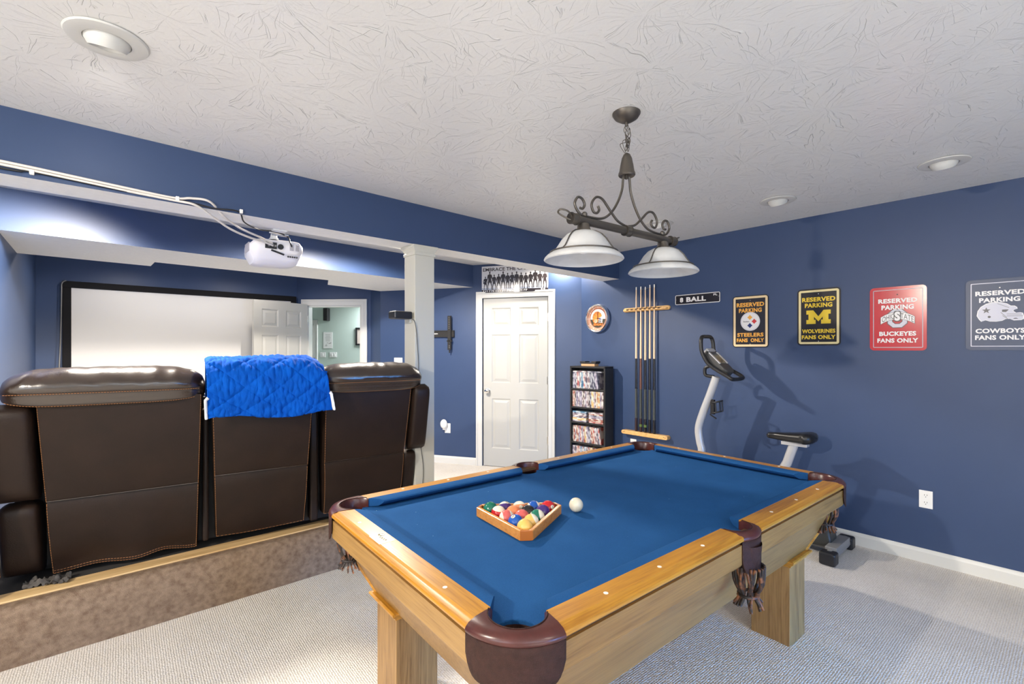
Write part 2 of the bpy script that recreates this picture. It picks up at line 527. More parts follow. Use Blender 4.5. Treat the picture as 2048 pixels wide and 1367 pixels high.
# column
mb = MB().box(1.687, 1.845, 2.978, 3.13, 0, 2.10)
mb.box(1.680, 1.852, 2.971, 3.137, 2.085, 2.105)
prof = [(0, 2.105), (.004, 2.115), (.012, 2.128), (.022, 2.14), (.022, 2.155)]
for (e0, z0), (e1, z1) in zip(prof, prof[1:]):
    q = lambda e, z: [(1.687 - e, 2.978 - e * .8, z), (1.845 + e, 2.978 - e * .8, z), (1.845 + e, 3.13 + e, z), (1.687 - e, 3.13 + e, z)]
    a, b = q(e0, z0), q(e1, z1)
    mb.add(a + b, [(i, (i + 1) % 4, 4 + (i + 1) % 4, 4 + i) for i in range(4)])
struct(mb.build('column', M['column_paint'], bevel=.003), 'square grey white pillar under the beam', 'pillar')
# baseboards
def baseboard(name, T, s0, s1, label):
    prof = [(0, 0), (-.014, 0), (-.014, .068), (-.010, .078), (-.006, .086), (0, .09)]
    vs = [T @ Vector((s, y, z)) for s in (s0, s1) for y, z in prof]
    n = len(prof)
    mb = MB().add(vs, [(i, (i + 1) % n, n + (i + 1) % n, n + i) for i in range(n)] + [tuple(range(n)), tuple(range(2 * n - 1, n - 1, -1))])
    return struct(mb.build(name, M['trim_white']), label, 'baseboard')
TR = frame((4.15, 3.558), (0, -1))                 # right wall, x towards the camera, y into the wall
dEC, LEC = unit(PE, PC)
TD = frame(PE, dEC)                                # door wall, x to the right, y into the wall
baseboard('baseboard_right', TR, .0, 6.5, 'white baseboard under the sign wall')
baseboard('baseboard_back', TD, 0, LEC - 1.285, 'white baseboard left of the closed door')
baseboard('baseboard_back_right', TD, LEC - .325, LEC, 'white baseboard right of the closed door')

# ------------------------------------------------------------------ doors
def door_slab(mb, w, h, th, cols, rows, T):
    xs = [0] + [x for c in cols for x in c] + [w]
    zs = [0] + [z for r in rows for z in r] + [h]
    for front in (0, 1):
        y = -th if front == 0 else 0
        s = 1 if front == 0 else -1
        V = lambda x, z, d: T @ Vector((x, y + s * d, z))
        for i in range(len(xs) - 1):
            for j in range(len(zs) - 1):
                x0, x1, z0, z1 = xs[i], xs[i + 1], zs[j], zs[j + 1]
                if i % 2 and j % 2:
                    rings = []
                    for ins, d in ((0, 0), (.012, .010), (.022, .010), (.048, .002)):
                        rings.append([V(x0 + ins, z0 + ins, d), V(x1 - ins, z0 + ins, d), V(x1 - ins, z1 - ins, d), V(x0 + ins, z1 - ins, d)])
                    vs = [p for r in rings for p in r]
                    fs = [(k * 4 + a, k * 4 + (a + 1) % 4, k * 4 + 4 + (a + 1) % 4, k * 4 + 4 + a) for k in range(3) for a in range(4)]
                    mb.add(vs, fs + [(12, 13, 14, 15)])
                else:
                    mb.add([V(x0, z0, 0), V(x1, z0, 0), V(x1, z1, 0), V(x0, z1, 0)], [(0, 1, 2, 3)])
    c = [T @ Vector((x, y, z)) for x, z in ((0, 0), (w, 0), (w, h), (0, h)) for y in (-th, 0)]
    mb.add(c, [(0, 2, 3, 1), (2, 4, 5, 3), (4, 6, 7, 5), (6, 0, 1, 7)])
def casing(mb, T, x0, x1, zt, w=.082):
    # three mitred boards with a stepped profile
    for k, (o0, o1, d) in enumerate(((.0, w, .014), (.006, w * .55, .018), (w * .72, w - .003, .022))):
        mb.box(x0 - o1, x0 - o0, -d, 0, 0, zt + o1, T=T)
        mb.box(x1 + o0, x1 + o1, -d, 0, 0, zt + o1, T=T)
        mb.box(x0 - o1, x1 + o1, -d - .0002, 0, zt + o0, zt + o1, T=T)
ROWS = [(.215, .815), (1.005, 1.585), (1.685, 1.905)]
sx = lambda s: LEC - s
mb = MB(); casing(mb, TD, sx(1.205), sx(.385), 2.03, .08)
struct(mb.build('trim_1', M['trim_white'], bevel=.002), 'white casing around the closed door', 'door trim')
d1 = thing('door_1', 'closed white six panel door between the pillar and the disc shelf', 'door', (*P2(TD, sx(1.195), 0), 0), math.atan2(dEC[1], dEC[0]))
d1['kind'] = 'structure'
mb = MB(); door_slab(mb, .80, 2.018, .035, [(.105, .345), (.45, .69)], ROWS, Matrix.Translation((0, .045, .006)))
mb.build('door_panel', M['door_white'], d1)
mb = MB().lathe([(.030, 0), (.030, .006), (.012, .010), (.011, .028), (.024, .036), (.030, .048), (.026, .06), (.012, .066), (0, .067)], 20, T=Matrix.Translation((.058, .010, .912)) @ Matrix.Rotation(rad(90), 4, 'X'))
mb.build('knob', M['chrome'], d1, smooth=40)
for z in (.35, 1.05, 1.79):
    MB().lathe([(.007, -.05), (.007, .05)], 10, c=(.806, .006, z)).box(.79, .806, .007, .011, z - .045, z + .045).build('hinge', M['nickel'], d1, smooth=40)
# open door to the hall
TDW = frame(PA, dAB)
mb = MB(); casing(mb, TDW, .15, .90, 2.007, .085)
mb.box(.15, .168, 0, .10, 0, 2.007, T=TDW); mb.box(.882, .90, 0, .10, 0, 2.007, T=TDW); mb.box(.15, .90, 0, .10, 1.99, 2.007, T=TDW)
struct(mb.build('trim_2', M['trim_white'], bevel=.002), 'white casing around the open doorway', 'door trim')
hx, hy = 2.150, 6.700
dd, _ = unit((1.416, 6.40), (hx, hy))
d2 = thing('door_2', 'open white six panel door standing in front of the screen', 'door', (1.416, 6.40, 0), math.atan2(dd[1], dd[0]))
d2['kind'] = 'structure'
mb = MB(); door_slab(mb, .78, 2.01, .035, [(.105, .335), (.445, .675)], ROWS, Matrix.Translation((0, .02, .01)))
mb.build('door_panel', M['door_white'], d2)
for z in (.3, 1.05, 1.82):
    MB().lathe([(.007, -.05), (.007, .05)], 10, c=(.787, -.008, z)).build('hinge', M['nickel'], d2, smooth=40)
MB().lathe([(.030, 0), (.030, .006), (.012, .010), (.011, .028), (.024, .036), (.030, .048), (.024, .062), (0, .066)], 20, T=Matrix.Translation((.06, -.015, .92)) @ Matrix.Rotation(rad(90), 4, 'X')).build('knob', M['chrome'], d2, smooth=40)

# hall contents
d3 = thing('door_3', 'white door and casing on the green wall beyond the doorway', 'door', (*P2(TG, -1.72, 0), 0), math.atan2(dAB[1], dAB[0]))
d3['kind'] = 'structure'
mb = MB(); casing(mb, Matrix.Identity(4), .0, .76, 1.885, .075); mb.build('casing', M['trim_white'], d3)
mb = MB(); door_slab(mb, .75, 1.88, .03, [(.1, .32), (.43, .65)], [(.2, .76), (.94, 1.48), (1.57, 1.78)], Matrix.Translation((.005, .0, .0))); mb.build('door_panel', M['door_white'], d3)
ga = math.atan2(dAB[1], dAB[0])
def on_hall(s, z): return (*P2(TG, s, -.002), z)
t = thing('wall_speaker', 'small upright black speaker on the green hall wall', 'speaker', on_hall(-.69, 2.06), ga)
MB().box(-.042, .042, -.11, 0, -.118, .118).build('cabinet', M['black'], t, bevel=.006)
MB().box(-.036, .036, -.116, -.11, -.112, .112).build('grille', M['black_matte'], t, bevel=.003)
t = thing('wall_sheet', 'white printed sheet on the green hall wall above two plates', 'sheet', on_hall(-.689, 1.58), ga)
mb = MB().box(-.088, .088, -.004, 0, -.152, .152)
rnd = random.Random(4)
for i in range(5):
    z = .10 - i * .028; w = rnd.uniform(.04, .07)
    flat(mb, [(-w, z), (w, z), (w, z + .006), (-w, z + .006)], .0045, 1)
for i in range(10):
    x, z = rnd.uniform(-.07, .05), rnd.uniform(-.13, -.05)
    flat(mb, [(x, z), (x + .03, z + .012), (x + .03, z + .017), (x, z + .006)], .0046, 1)
mb.build('paper', [M['white'], M['mid_grey']], t)
for s, w, lab in ((-.785, .052, 'smaller square white switch plate left of the wider one in the hall'), (-.583, .07, 'wider white switch plate on the green hall wall')):
    t = thing('switch_plate', lab, 'switch plate', on_hall(s, 1.307), ga, 'hall switch plates')
    MB().box(-w, w, -.006, 0, -.048, .048).build('plate', M['white'], t, bevel=.003)
    for k in ((0,) if w < .06 else (-.026, .026)):
        MB().box(k - .012, k + .012, -.011, -.006, -.024, .024).build('toggle', M['white'], t, bevel=.002)
t = thing('picture_frame', 'black framed picture on the green wall at the doorway edge', 'picture', on_hall(.02, 1.65), ga)
mb = MB(); mb.box(-.17, .17, -.02, 0, .135, .165); mb.box(-.17, .17, -.02, 0, -.165, -.135); mb.box(-.17, -.14, -.02, 0, -.165, .165); mb.box(.14, .17, -.02, 0, -.165, .165)
mb.build('frame', M['black'], t, bevel=.003)
mb = MB().box(-.14, .14, -.008, 0, -.135, .135)
flat(mb, [(-.09, .02), (.09, .02), (.09, .10), (-.09, .10)], .0085, 1)
mb.build('print', [mat('print_beige', (.55, .47, .42), .6), mat('print_rust', (.36, .17, .13), .6)], t)

# ------------------------------------------------------------------ raised platform
pl = thing('platform', 'carpeted riser platform under the sofa', 'platform', (0, 0, 0)); pl['kind'] = 'structure'
def riser_fn(u, v):
    x = -.479 + u * (1.665 + .479)
    prof = [(3.05, 0), (3.042, .12), (3.044, .21), (3.050, .25), (3.066, .268), (3.09, .272), (3.135, .272)]
    k = v * (len(prof) - 1); i = min(int(k), len(prof) - 2); f = k - i
    y = prof[i][0] * (1 - f) + prof[i + 1][0] * f; z = prof[i][1] * (1 - f) + prof[i + 1][1] * f
    return (x, y + .004 * noise.noise((x * 3, z * 5, 1)), z)
mb = MB().grid(riser_fn, 40, 19)
mb.box(-.479, 1.665, 3.08, 4.37, 0, .2715)
mb.build('carpet_cover', M['riser_carpet'], pl, smooth=50)
MB().box(-.479, 1.665, 3.115, 3.215, .2715, .281).build('plywood_strip', M['plywood'], pl, bevel=.003)
MB().box(-.479, 1.665, 3.215, 4.37, .2715, .279).build('deck_carpet', mat('dark_deck', (.035, .032, .03), .95), pl)  # near black surface of the deck behind the plywood strip

# ------------------------------------------------------------------ projection screen
t = thing('projection_screen', 'large white projection screen with a wide black border', 'projection screen', (.875, 6.828, 0))
w2, za, zb, bw = 1.155, .80, 2.128, .068
mb = MB()
for x0, x1, z0, z1 in ((-w2, w2, zb - bw, zb), (-w2, w2, za, za + bw), (-w2, -w2 + bw, za + bw, zb - bw), (w2 - bw, w2, za + bw, zb - bw)):
    mb.box(x0, x1, -.045, -.004, z0, z1)
mb.build('border', M['black_velvet'], t, bevel=.006)
MB().box(-w2 + bw, w2 - bw, -.030, -.010, za + bw, zb - bw).build('screen_fabric', M['screen'], t)
pts = [(-w2 - .006, -.02, z) for z in (.80, .95)] + [(-w2 - .022, -.05, .95), (-w2 - .016, -.035, 1.4), (-w2 - .004, -.03, 1.9), (-w2 + .004, -.046, 2.11), (-w2 + .03, -.046, zb + .003), (w2 - .02, -.046, zb + .003)]
MB().tube(spline([(-w2 - .03, -.05, .82), (-w2 - .024, -.048, 1.2), (-w2 - .012, -.046, 1.6), (-w2 - .006, -.045, 2.0), (-w2 - .003, -.044, 2.10), (-w2 + .03, -.044, zb + .003)], 5), .006, 6).build('edge_strip', M['mid_grey'], t, smooth=60)

# ------------------------------------------------------------------ sofa
SO = (-.322, 3.288, .279)
sofa = thing('reclining_sofa', 'dark brown leather three seat reclining sofa seen from behind on the platform', 'sofa', SO, rad(-7.63))
def lean(z):
    y = -.195 * max(0, (z - .06)) / .9
    return y
def seat_panel(s0, s1, hem, fold, name, k):
    tp = .022
    def edge(z):
        f = max(0, (.86 - z) / .82)
        return s0 + tp * f, s1 - tp * f * (1.0 if k != 2 else 1.2)
    zs = [hem + i * (fold - hem) / 14 for i in range(14)] + [fold - .006, fold, fold + .006] + [fold + .02 + i * (.90 - fold - .02) / 14 for i in range(15)]
    us = [(-1, .16), (-1, .03), (-.985, .008)] + [(-.97 + i * 1.94 / 24, 0) for i in range(25)] + [(.985, .008), (1, .03), (1, .16)]
    def P(z, u, dy):
        a, b = edge(z)
        s = (a + b) / 2 + u * (b - a) / 2
        y = lean(z)
        if dy < .01:
            if z < fold: # loose lower flap, a bit wavy
                q = (fold - z) / (fold - hem)
                y += .015 * math.exp(-(fold - z) / .022) - .012 * math.sin(PI * q) + .010 * q * noise.noise((s * 5 + k * 3, 2.1, 0)) + .006 * q * math.sin(s * 11 + k)
                y += .008 * noise.noise((s * 3 - z * 4, z * 5, k)) * q
            else:
                q = (z - fold) / (.90 - fold)
                y += -.010 * math.sin(PI * q) * (1 - u * u)
        zz = z
        if z < fold:
            q = ((fold - z) / (fold - hem)) ** 3
            zz += q * (.016 * noise.noise((s * 4.5, k * 7.7, 4)) + (.02 * math.exp(-((u - .45) / .25) ** 2) if k == 0 else 0))
        return (s, y + dy, zz)
    mb = MB()
    vs = [P(z, u, dy) for z in zs for u, dy in us]
    n = len(us)
    mb.add(vs, [(j * n + i, j * n + i + 1, (j + 1) * n + i + 1, (j + 1) * n + i) for j in range(len(zs) - 1) for i in range(n - 1)])
    o = mb.build(name, M['leather'], sofa, smooth=55)
    # stitching as dashes
    mb = MB()
    def stitch(pts):
        L = 0
        for a, b in zip(pts, pts[1:]):
            a, b = Vector(a), Vector(b)
            ln = (b - a).length; k2 = max(1, int(ln / .011))
            for q in range(k2):
                p = a + (b - a) * (q / k2); r = a + (b - a) * ((q + .68) / k2)
                mb.tube([p, r], .0013, 4)
    off = -.0015
    for u in (-.975, .975):
        stitch([tuple(Vector(P(z, u, .0)) + Vector((0, off, 0))) for z in zs])
    for dz in (0, .012):
        stitch([tuple(Vector(P(zs[0], u, .0)) + Vector((0, off, dz))) for u, dy in us[3:-3]])
    MB().tube([tuple(Vector(P(fold, u, .0)) + Vector((0, -.0005, 0))) for u, dy in us[3:-3]], .0032, 6).build('fold_highlight', M['leather_gloss'], o, smooth=60)  # glossy tube added to carry the highlight along the fold
    st = mb.build('stitching', M['thread'], o)
    st['label'] = 'tan stitching'
    return o
def headrest(s0, s1, ztop, k, gloss=True):
    prof = spline([(.05, .80), (.06, .92), (.02, 1.01), (-.06, ztop - .003), (-.13, ztop), (-.19, ztop - .02), (-.232, .985), (-.236, .95), (-.222, .925), (-.214, .900), (-.196, .868), (-.12, .86), (-.02, .80)], 4, True)
    cy, cz = -.09, .93
    def fn(u, v):
        i = int(round(v * len(prof))) % len(prof)
        p = prof[i]
        s = s0 + (s1 - s0) * u
        e = min(1, (1 - abs(2 * u - 1) ** 4.6)) ** .5
        e = max(e, .02)
        y = cy + (p[0] - cy) * (.35 + .65 * e); z = cz + (p[1] - cz) * (.22 + .78 * e)
        if p[1] > .95:
            amp = .007 * max(0, min(1, (z - .93) / .08))
            y += amp * noise.noise((s * 16 + k * 9, z * 7, 1)); z += amp * .8 * noise.noise((s * 22 + k * 5, y * 8, 5))
            y -= .004 * abs(noise.noise((s * 40, 3 + k, z * 3)))
        return (s, y, z)
    o = MB().grid(fn, 60, len(prof), cv=True).build('headrest', M['leather_gloss'], sofa, smooth=60)
    mb = MB()
    for z, y in ((.932, -.2285), (.872, -.2005)):
        a = []
        for i in range(70):
            u = .03 + .94 * i / 69
            e = max(.02, (1 - abs(2 * u - 1) ** 4.6)) ** .5
            a.append((s0 + (s1 - s0) * u, cy + (y - cy) * (.35 + .65 * e) - .002, cz + (z - cz) * (.22 + .78 * e)))
        mb = MB()
        for p, q in zip(a, a[1:]):
            p, q = Vector(p), Vector(q)
            mb.tube([p, p + (q - p) * .68], .0013, 4)
        mb.build('stitching', M['thread'], o)
    return o
seat_panel(.125, .775, .03, .405, 'seat_back', 0)
seat_panel(.815, 1.335, .06, .43, 'seat_back', 1)
seat_panel(1.40, 1.955, .08, .43, 'seat_back', 2)
headrest(.0, .787, 1.05, 0)
headrest(.805, 1.352, 1.035, 1)
headrest(1.365, 2.035, 1.05, 2)
def pillow(mb, s0, s1, y0f, th, z0, z1, rnd_top=.05, lean_on=True):
    def fn(u, v):
        a = 2 * PI * u
        ex = lambda c: math.copysign(abs(c) ** .45, c)
        zz = z0 + (z1 - z0) * v
        q = 2 * v - 1
        e = (1 - abs(q) ** 9) ** .5 if abs(q) < 1 else 0
        e = max(e, .0)
        f = .0 + 1.0 * e
        s = (s0 + s1) / 2 + ex(math.cos(a)) * (s1 - s0) / 2 * (.55 + .45 * f if v > .5 else .9 + .1 * f)
        y = y0f + th / 2 + ex(math.sin(a)) * th / 2 * f
        return (s, y + (lean(zz) if lean_on else 0), zz)
    mb.grid(fn, 32, 24, cu=True)
for nm, args in (('side_bolster', (-.045, .118, -.03, .17, .41, .885)), ('side_panel', (-.03, .118, -.01, .16, .03, .405)),
                 ('side_bolster', (1.965, 2.085, -.035, .13, .44, .90)), ('side_panel', (1.935, 2.035, .0, .14, .04, .435))):
    mb = MB(); pillow(mb, *args); mb.build(nm, M['leather'], sofa, smooth=50)
for a, b in ((.775, .805), (1.345, 1.392)):
    MB().box(a, b, -.01, .12, .05, .80).build('gusset', M['leather'], sofa, bevel=.01)
mb = MB()
for s, z0, z1, y in ((-.026, .06, .40, -.012),):
    for i in range(28):
        z = z0 + (z1 - z0) * i / 28
        mb.tube([(s, lean(z) - .01, z), (s, lean(z) - .01, z + .008)], .0014, 4)
mb.build('stitching', M['thread'], sofa)
MB().box(.0, 1.99, .10, .92, .02, .30).build('base', M['black_matte'], sofa, bevel=.01)
MB().box(.03, 1.93, .08, .14, .05, .86).build('back_frame', M['black_matte'], sofa)
for a, b in ((.14, .78), (.81, 1.35), (1.37, 1.86)):
    MB().box(a, b, .15, .98, .28, .46).build('seat_cushion', M['leather'], sofa, bevel=.05, seg=4)
for a, b in ((-.03, .13), (1.87, 1.98)):
    MB().box(a, b, .17, .95, .02, .62).build('armrest', M['leather'], sofa, bevel=.05, seg=4)
def scrap(u, v):
    s = .06 + .17 * u; y = .02 + .07 * v
    return (s, y - .09 - .03 * u, .006 + .05 * abs(noise.noise((u * 5, v * 4, 2.2))) + .012 * noise.noise((u * 14, v * 9, 1)))
MB().grid(scrap, 26, 16).build('torn_lining', M['fringe_scrap'], sofa, smooth=30)

# blanket over the middle seat
bl = thing('quilted_blanket', 'bright blue quilted blanket draped over the middle sofa headrest', 'blanket', SO, rad(-7.63))
bpath = spline([(.11, .72), (.10, .90), (.06, 1.035), (-.02, 1.075), (-.12, 1.083), (-.195, 1.068), (-.243, 1.02), (-.256, .95), (-.248, .88), (-.236, .82), (-.226, .765)], 8)
def bfn(u, v):
    k = v * (len(bpath) - 1); i = min(int(k), len(bpath) - 2); f = k - i
    p = bpath[i].lerp(bpath[i + 1], f)
    q = max(0, (v - .45) / .55)
    s = .788 + (1.372 - .788) * u + q * (.012 + .045 * u)
    y, z = p.x, p.y
    d = v * 1.0; L = .72 * v
    a, b = (s * .85 + L) * 21, (s * .85 - L) * 21
    qd = min(abs(math.sin(a)), abs(math.sin(b * .999)))
    pf = .009 * (min(qd * 1.8, 1) ** .6)
    wr = .006 * noise.noise((s * 55, L * 20, 0)) + .007 * noise.noise((s * 9, L * 5, 3)) + .003 * noise.noise((s * 90, L * 35, 5))
    out = pf + wr
    if v > .42: y -= out
    else: z += out * .6
    if .3 < v < .62: z += out * .7 - .035 * max(0, (u - .86) / .14) ** 2 - .012 * max(0, (.06 - u) / .06) ** 2
    z += .014 * q * math.sin(u * 7 + .6) * max(0, v - .85) / .15 + (.016 if False else 0)
    return (s, y - .006, z)
MB().grid(bfn, 170, 150).build('quilt', M['quilt'], bl, smooth=80, solid=.012)
for e in (0, 1):
    pts = [Vector(bfn(e, .80 + .20 * i / 14)) + Vector(((-.009 if e == 0 else .008), -.004, 0)) for i in range(15)]
    pts[0] += Vector((.012 if e == 0 else -.008, 0, .004)); 
    MB().tube(pts, .011, 8, flat=.7).build('binding', M['white'], bl, smooth=60)['label'] = 'white edge binding'

# ------------------------------------------------------------------ projector and cables
pj = thing('projector', 'white projector hanging upside down under the beam', 'projector', (.86, 3.245, 2.085), rad(-2))
prof = [(.0, .02), (-.004, .0), (.0, -.045), (.014, -.062), (.03, -.09), (.06, -.118), (.10, -.128), (.19, -.128), (.23, -.11), (.245, -.06), (.24, .01), (.225, .025), (.02, .028)]
mb = MB()
ns = 13
for k in range(ns):
    u = k / (ns - 1) * 2 - 1
    e = (1 - abs(u) ** 6) ** .5 if abs(u) < 1 else 0
    x = .002 + u * .155
    cy, cz = .12, -.03
    mb.v += [(x, cy + (y - cy) * (.72 + .28 * e), cz + (z - cz) * (.45 + .55 * e) + x * .035) for y, z in prof]
n = len(prof)
fs = [(k * n + i, k * n + (i + 1) % n, (k + 1) * n + (i + 1) % n, (k + 1) * n + i) for k in range(ns - 1) for i in range(n)]
fs += [tuple(range(n)), tuple((ns - 1) * n + i for i in reversed(range(n)))]
mb.f += fs; mb.m += [0] * len(fs)
mb.build('body', M['proj_white'], pj, smooth=40)
mb = MB()
MB().box(-.075, -.008, -.010, .004, -.036, .004).build('port_panel', M['black'], pj, bevel=.002)
for x, z in ((-.055, -.02), (-.035, -.015), (-.02, -.02)):
    mb.lathe([(.006, 0), (.006, .02), (.004, .02)], 10, T=Matrix.Translation((x, -.008, z)) @ Matrix.Rotation(rad(90), 4, 'X'))
mb.build('plugs', M['mid_grey'], pj, smooth=40)
MB().lathe([(.0, .010), (.015, .010), (.018, .0), (.018, -.006)], 18, T=Matrix.Translation((.015, -.002, -.018)) @ Matrix.Rotation(rad(90), 4, 'X')).build('cap', M['black'], pj, smooth=40)
for x0, x1 in ((.068, .092), (.104, .124)):
    mb = MB()
    for k in range(7):
        mb.box(x0, x1, -.0075, .0, -.034 + k * .006, -.031 + k * .006)
    mb.build('vent', M['proj_grey'], pj)
mb = MB()
for k in range(9): mb.box(-.157, -.150, .05 + k * .014, .057 + k * .014, -.055, .0)
mb.build('vent', M['proj_grey'], pj)
MB().tube([(-.04, -.006, -.045), (.0, -.004, -.056), (.035, -.002, -.066)], .006, 6).build('handle_slot', M['black'], pj, smooth=50)
mb = MB()
for k in range(5): mb.lathe([(.005, 0), (.006, .006), (0, .007)], 8, c=(.062 + k * .013, .012, -.071), T=Matrix.Rotation(rad(120), 4, 'X'))
mb.build('buttons', M['dark_grey'], pj, smooth=40)
MB().lathe([(.03, 0), (.03, .02), (.022, .022), (.02, .004)], 20, T=Matrix.Translation((-.08, .24, -.04)) @ Matrix.Rotation(rad(-90), 4, 'X')).build('lens', M['dark_grey'], pj, smooth=40)
mk = thing('projector_mount', 'white metal bracket holding the projector to the beam', 'bracket', (.86, 3.245, 2.085), rad(-2))
mb = MB().box(-.05, .03, -.10, .01, .062, .0695)
mb.lathe([(.020, .026), (.024, .03), (.020, .045), (.017, .062)], 16, c=(-.02, .02, 0))
mb.box(-.045, .005, .0, .045, .026, .034)
mb.build('plate', M['white'], mk, bevel=.002)
MB().tube([(.03, -.03, .055), (.055, -.03, .055)], .008, 8).tube([(-.04, -.02, .05), (.045, -.02, .05)], .006, 8).build('bolt', M['nickel'], mk, smooth=50)
def cable(name, pts, r, m, label, n=8):
    return tag(MB().tube(spline(pts, n), r, 8).build(name, M[m], smooth=70), label, 'cable')
by = lambda x: 2.81 + (x + 3.6) * (.23 / 7.75) - .008
cable('projector_cable', [(-.9, by(-.9), 2.222), (-.31, by(-.31), 2.204), (-.1, by(-.1), 2.195), (.12, by(.12), 2.184), (.292, by(.29), 2.178), (.36, by(.36) - .006, 2.190), (.44, by(.44) - .012, 2.188), (.52, 2.99, 2.14), (.62, 3.10, 2.115), (.74, 3.18, 2.098), (.822, 3.226, 2.079)], .0062, 'cable_white', 'upper white cable running along the beam to the projector')
cable('projector_cable', [(-.9, by(-.9), 2.209), (-.31, by(-.31), 2.191), (-.1, by(-.1), 2.182), (.12, by(.12), 2.171), (.292, by(.29), 2.166), (.38, by(.38) - .006, 2.158), (.47, 2.98, 2.125), (.56, 3.06, 2.095), (.67, 3.14, 2.08), (.76, 3.19, 2.075), (.826, 3.226, 2.066)], .0062, 'cable_white', 'lower white cable running along the beam to the projector')
cable('power_cord', [(-.9, by(-.9), 2.195), (-.31, by(-.31), 2.175), (-.215, by(-.2), 2.182), (.078, by(.08), 2.170), (.302, by(.3), 2.172), (.38, by(.38) - .004, 2.166), (.465, by(.46), 2.160), (.575, by(.57), 2.166), (.62, 3.0, 2.13), (.72, 3.12, 2.13), (.82, 3.20, 2.148), (.905, 3.215, 2.135), (.925, 3.222, 2.10), (.94, 3.236, 2.075)], .0042, 'black', 'thin black power cord clipped to the beam beside the white cables')
for i, (x, z) in enumerate(((-.215, 2.181), (.302, 2.178), (.589, 2.170))):
    lab = ('white cable clip on the beam near the left edge', 'white cable clip on the beam where the cables spread', 'white cable clip on the beam above the projector cables')[i]
    t = MB().box(x - .008, x + .008, by(x) - .008, by(x) + .008, z - .012, z + .010).build('cable_clip', M['white'], bevel=.003)
    tag(t, lab, 'clip', 'cable clips')

# ------------------------------------------------------------------ column speaker, its wire, wall plates
t = thing('satellite_speaker', 'small black speaker on the left side of the pillar', 'speaker', (1.60, 3.03, 1.655), rad(0))
MB().box(-.065, .072, -.045, .05, -.027, .027).build('cabinet', M['black'], t, bevel=.010, seg=3)
MB().box(-.062, .055, .05, .056, -.022, .022).build('grille', M['black_matte'], t, bevel=.003)
MB().box(.066, .086, -.012, .012, -.05, -.02).build('bracket', M['column_paint'], t, bevel=.002)
cable('speaker_wire', [(1.672, 2.99, 1.632), (1.684, 2.973, 1.60), (1.70, 2.974, 1.5), (1.715, 2.974, 1.25), (1.705, 2.974, 1.02), (1.712, 2.974, .85), (1.735, 2.974, .70), (1.752, 2.974, .55), (1.738, 2.974, .35), (1.73, 2.974, .06)], .0022, 'dark_grey', 'thin dark speaker wire hanging down the pillar')
def on_door_wall(s, z, dx=0): return (*P2(TD, LEC - s, -.001 - dx), z)
ad = math.atan2(dEC[1], dEC[0])
t = thing('switch_plate', 'white switch plate on the blue wall left of the pillar', 'switch plate', on_door_wall(2.36, 1.245), ad)
MB().box(-.06, .06, -.006, 0, -.06, .06).build('plate', M['white'], t, bevel=.003)
for k in (-.024, .024): MB().box(k - .014, k + .014, -.011, -.006, -.03, .03).build('toggle', M['white'], t, bevel=.002)
t = thing('wall_outlet', 'white outlet holding the air freshener left of the closed door', 'outlet', on_door_wall(1.665, .435), ad)
MB().box(-.038, .038, -.006, 0, -.06, .06).build('plate', M['white'], t, bevel=.003)
MB().box(-.016, .016, -.008, -.006, -.045, -.012).build('socket', M['white'], t, bevel=.002)
t = thing('air_freshener', 'round white plug in air freshener in the outlet near the pillar', 'air freshener', on_door_wall(1.70, .475, .006), ad)
MB().sphere((0, -.035, .015), (.045, .034, .058), 24, 14).build('body', M['white'], t, smooth=60)
MB().box(-.02, .02, -.03, 0, -.06, -.02).build('plug', M['white'], t, bevel=.004)
def outlet(name, label, loc, rz, w=.035, h=.058):
    t = thing(name, label, 'outlet', loc, rz)
    MB().box(-w, w, -.006, 0, -h, h).build('plate', M['white'], t, bevel=.002)
    for z in (-.024, .024):
        sck = MB().prism(rrect(.034, .028, .010), 0, .0025, T=Matrix.Translation((0, -.006, z)) @ Matrix.Rotation(rad(90), 4, 'X')).build('socket', M['white'], t)
        mb = MB()
        for x in (-.0065, .0065): mb.box(x - .0012, x + .0012, -.0090, -.0080, z + .001, z + .010)
        disc(mb, 0, z - .007, .0025, .0089, 0, 10)
        mb.build('slots', M['black'], sck)
    return t
outlet('wall_outlet', 'white double outlet low on the sign wall', (4.1495, .573, .42), rad(-90))
t = thing('wall_outlet', 'white outlet plate under the cue rack behind the far corner pocket', 'outlet', (4.1495, 2.86, .435), rad(-90))
MB().box(-.036, .036, -.006, 0, -.058, .058).build('plate', M['white'], t, bevel=.002)
MB().box(-.016, .016, -.009, -.006, .005, .045).build('socket', M['white'], t, bevel=.002)
# TV bracket
t = thing('tv_mount', 'black television wall mount left of the closed door', 'wall mount', on_door_wall(1.78, 1.605), ad)
mb = MB().box(-.32, .21, -.03, 0, -.042, .042); mb.box(-.32, .21, -.034, -.03, -.042, -.03); mb.box(-.32, .21, -.034, -.03, .03, .042)
mb.build('wall_plate', M['black_matte'], t, bevel=.003)
mb = MB().box(-.1, -.02, -.0345, -.034, -.012, .012)
mb = MB()
text(mb, 'design', -.015 - .02, .0, .06, .022, .0352, 0, .02)
mb.build('lettering', M['white'], t)
arm = MB()
arm.box(.140, .150, -.06, -.034, -.20, .22); arm.box(.172, .182, -.06, -.034, -.20, .22); arm.box(.140, .182, -.064, -.06, -.20, .22)
arm.box(.130, .192, -.064, -.034, -.10, -.08); arm.tube([(.161, -.05, -.20), (.161, -.05, -.235)], .008, 8)
o = arm.build('arm', M['black_matte'], t, bevel=.002)
mb = MB()
for k in range(7): disc(mb, .161, .20 - k * .022, .0045, .0645, 0, 10)
for z in (-.15, -.17): disc(mb, .165, z, .005, .0645, 0, 10)
mb.build('holes', M['mid_grey'], o)

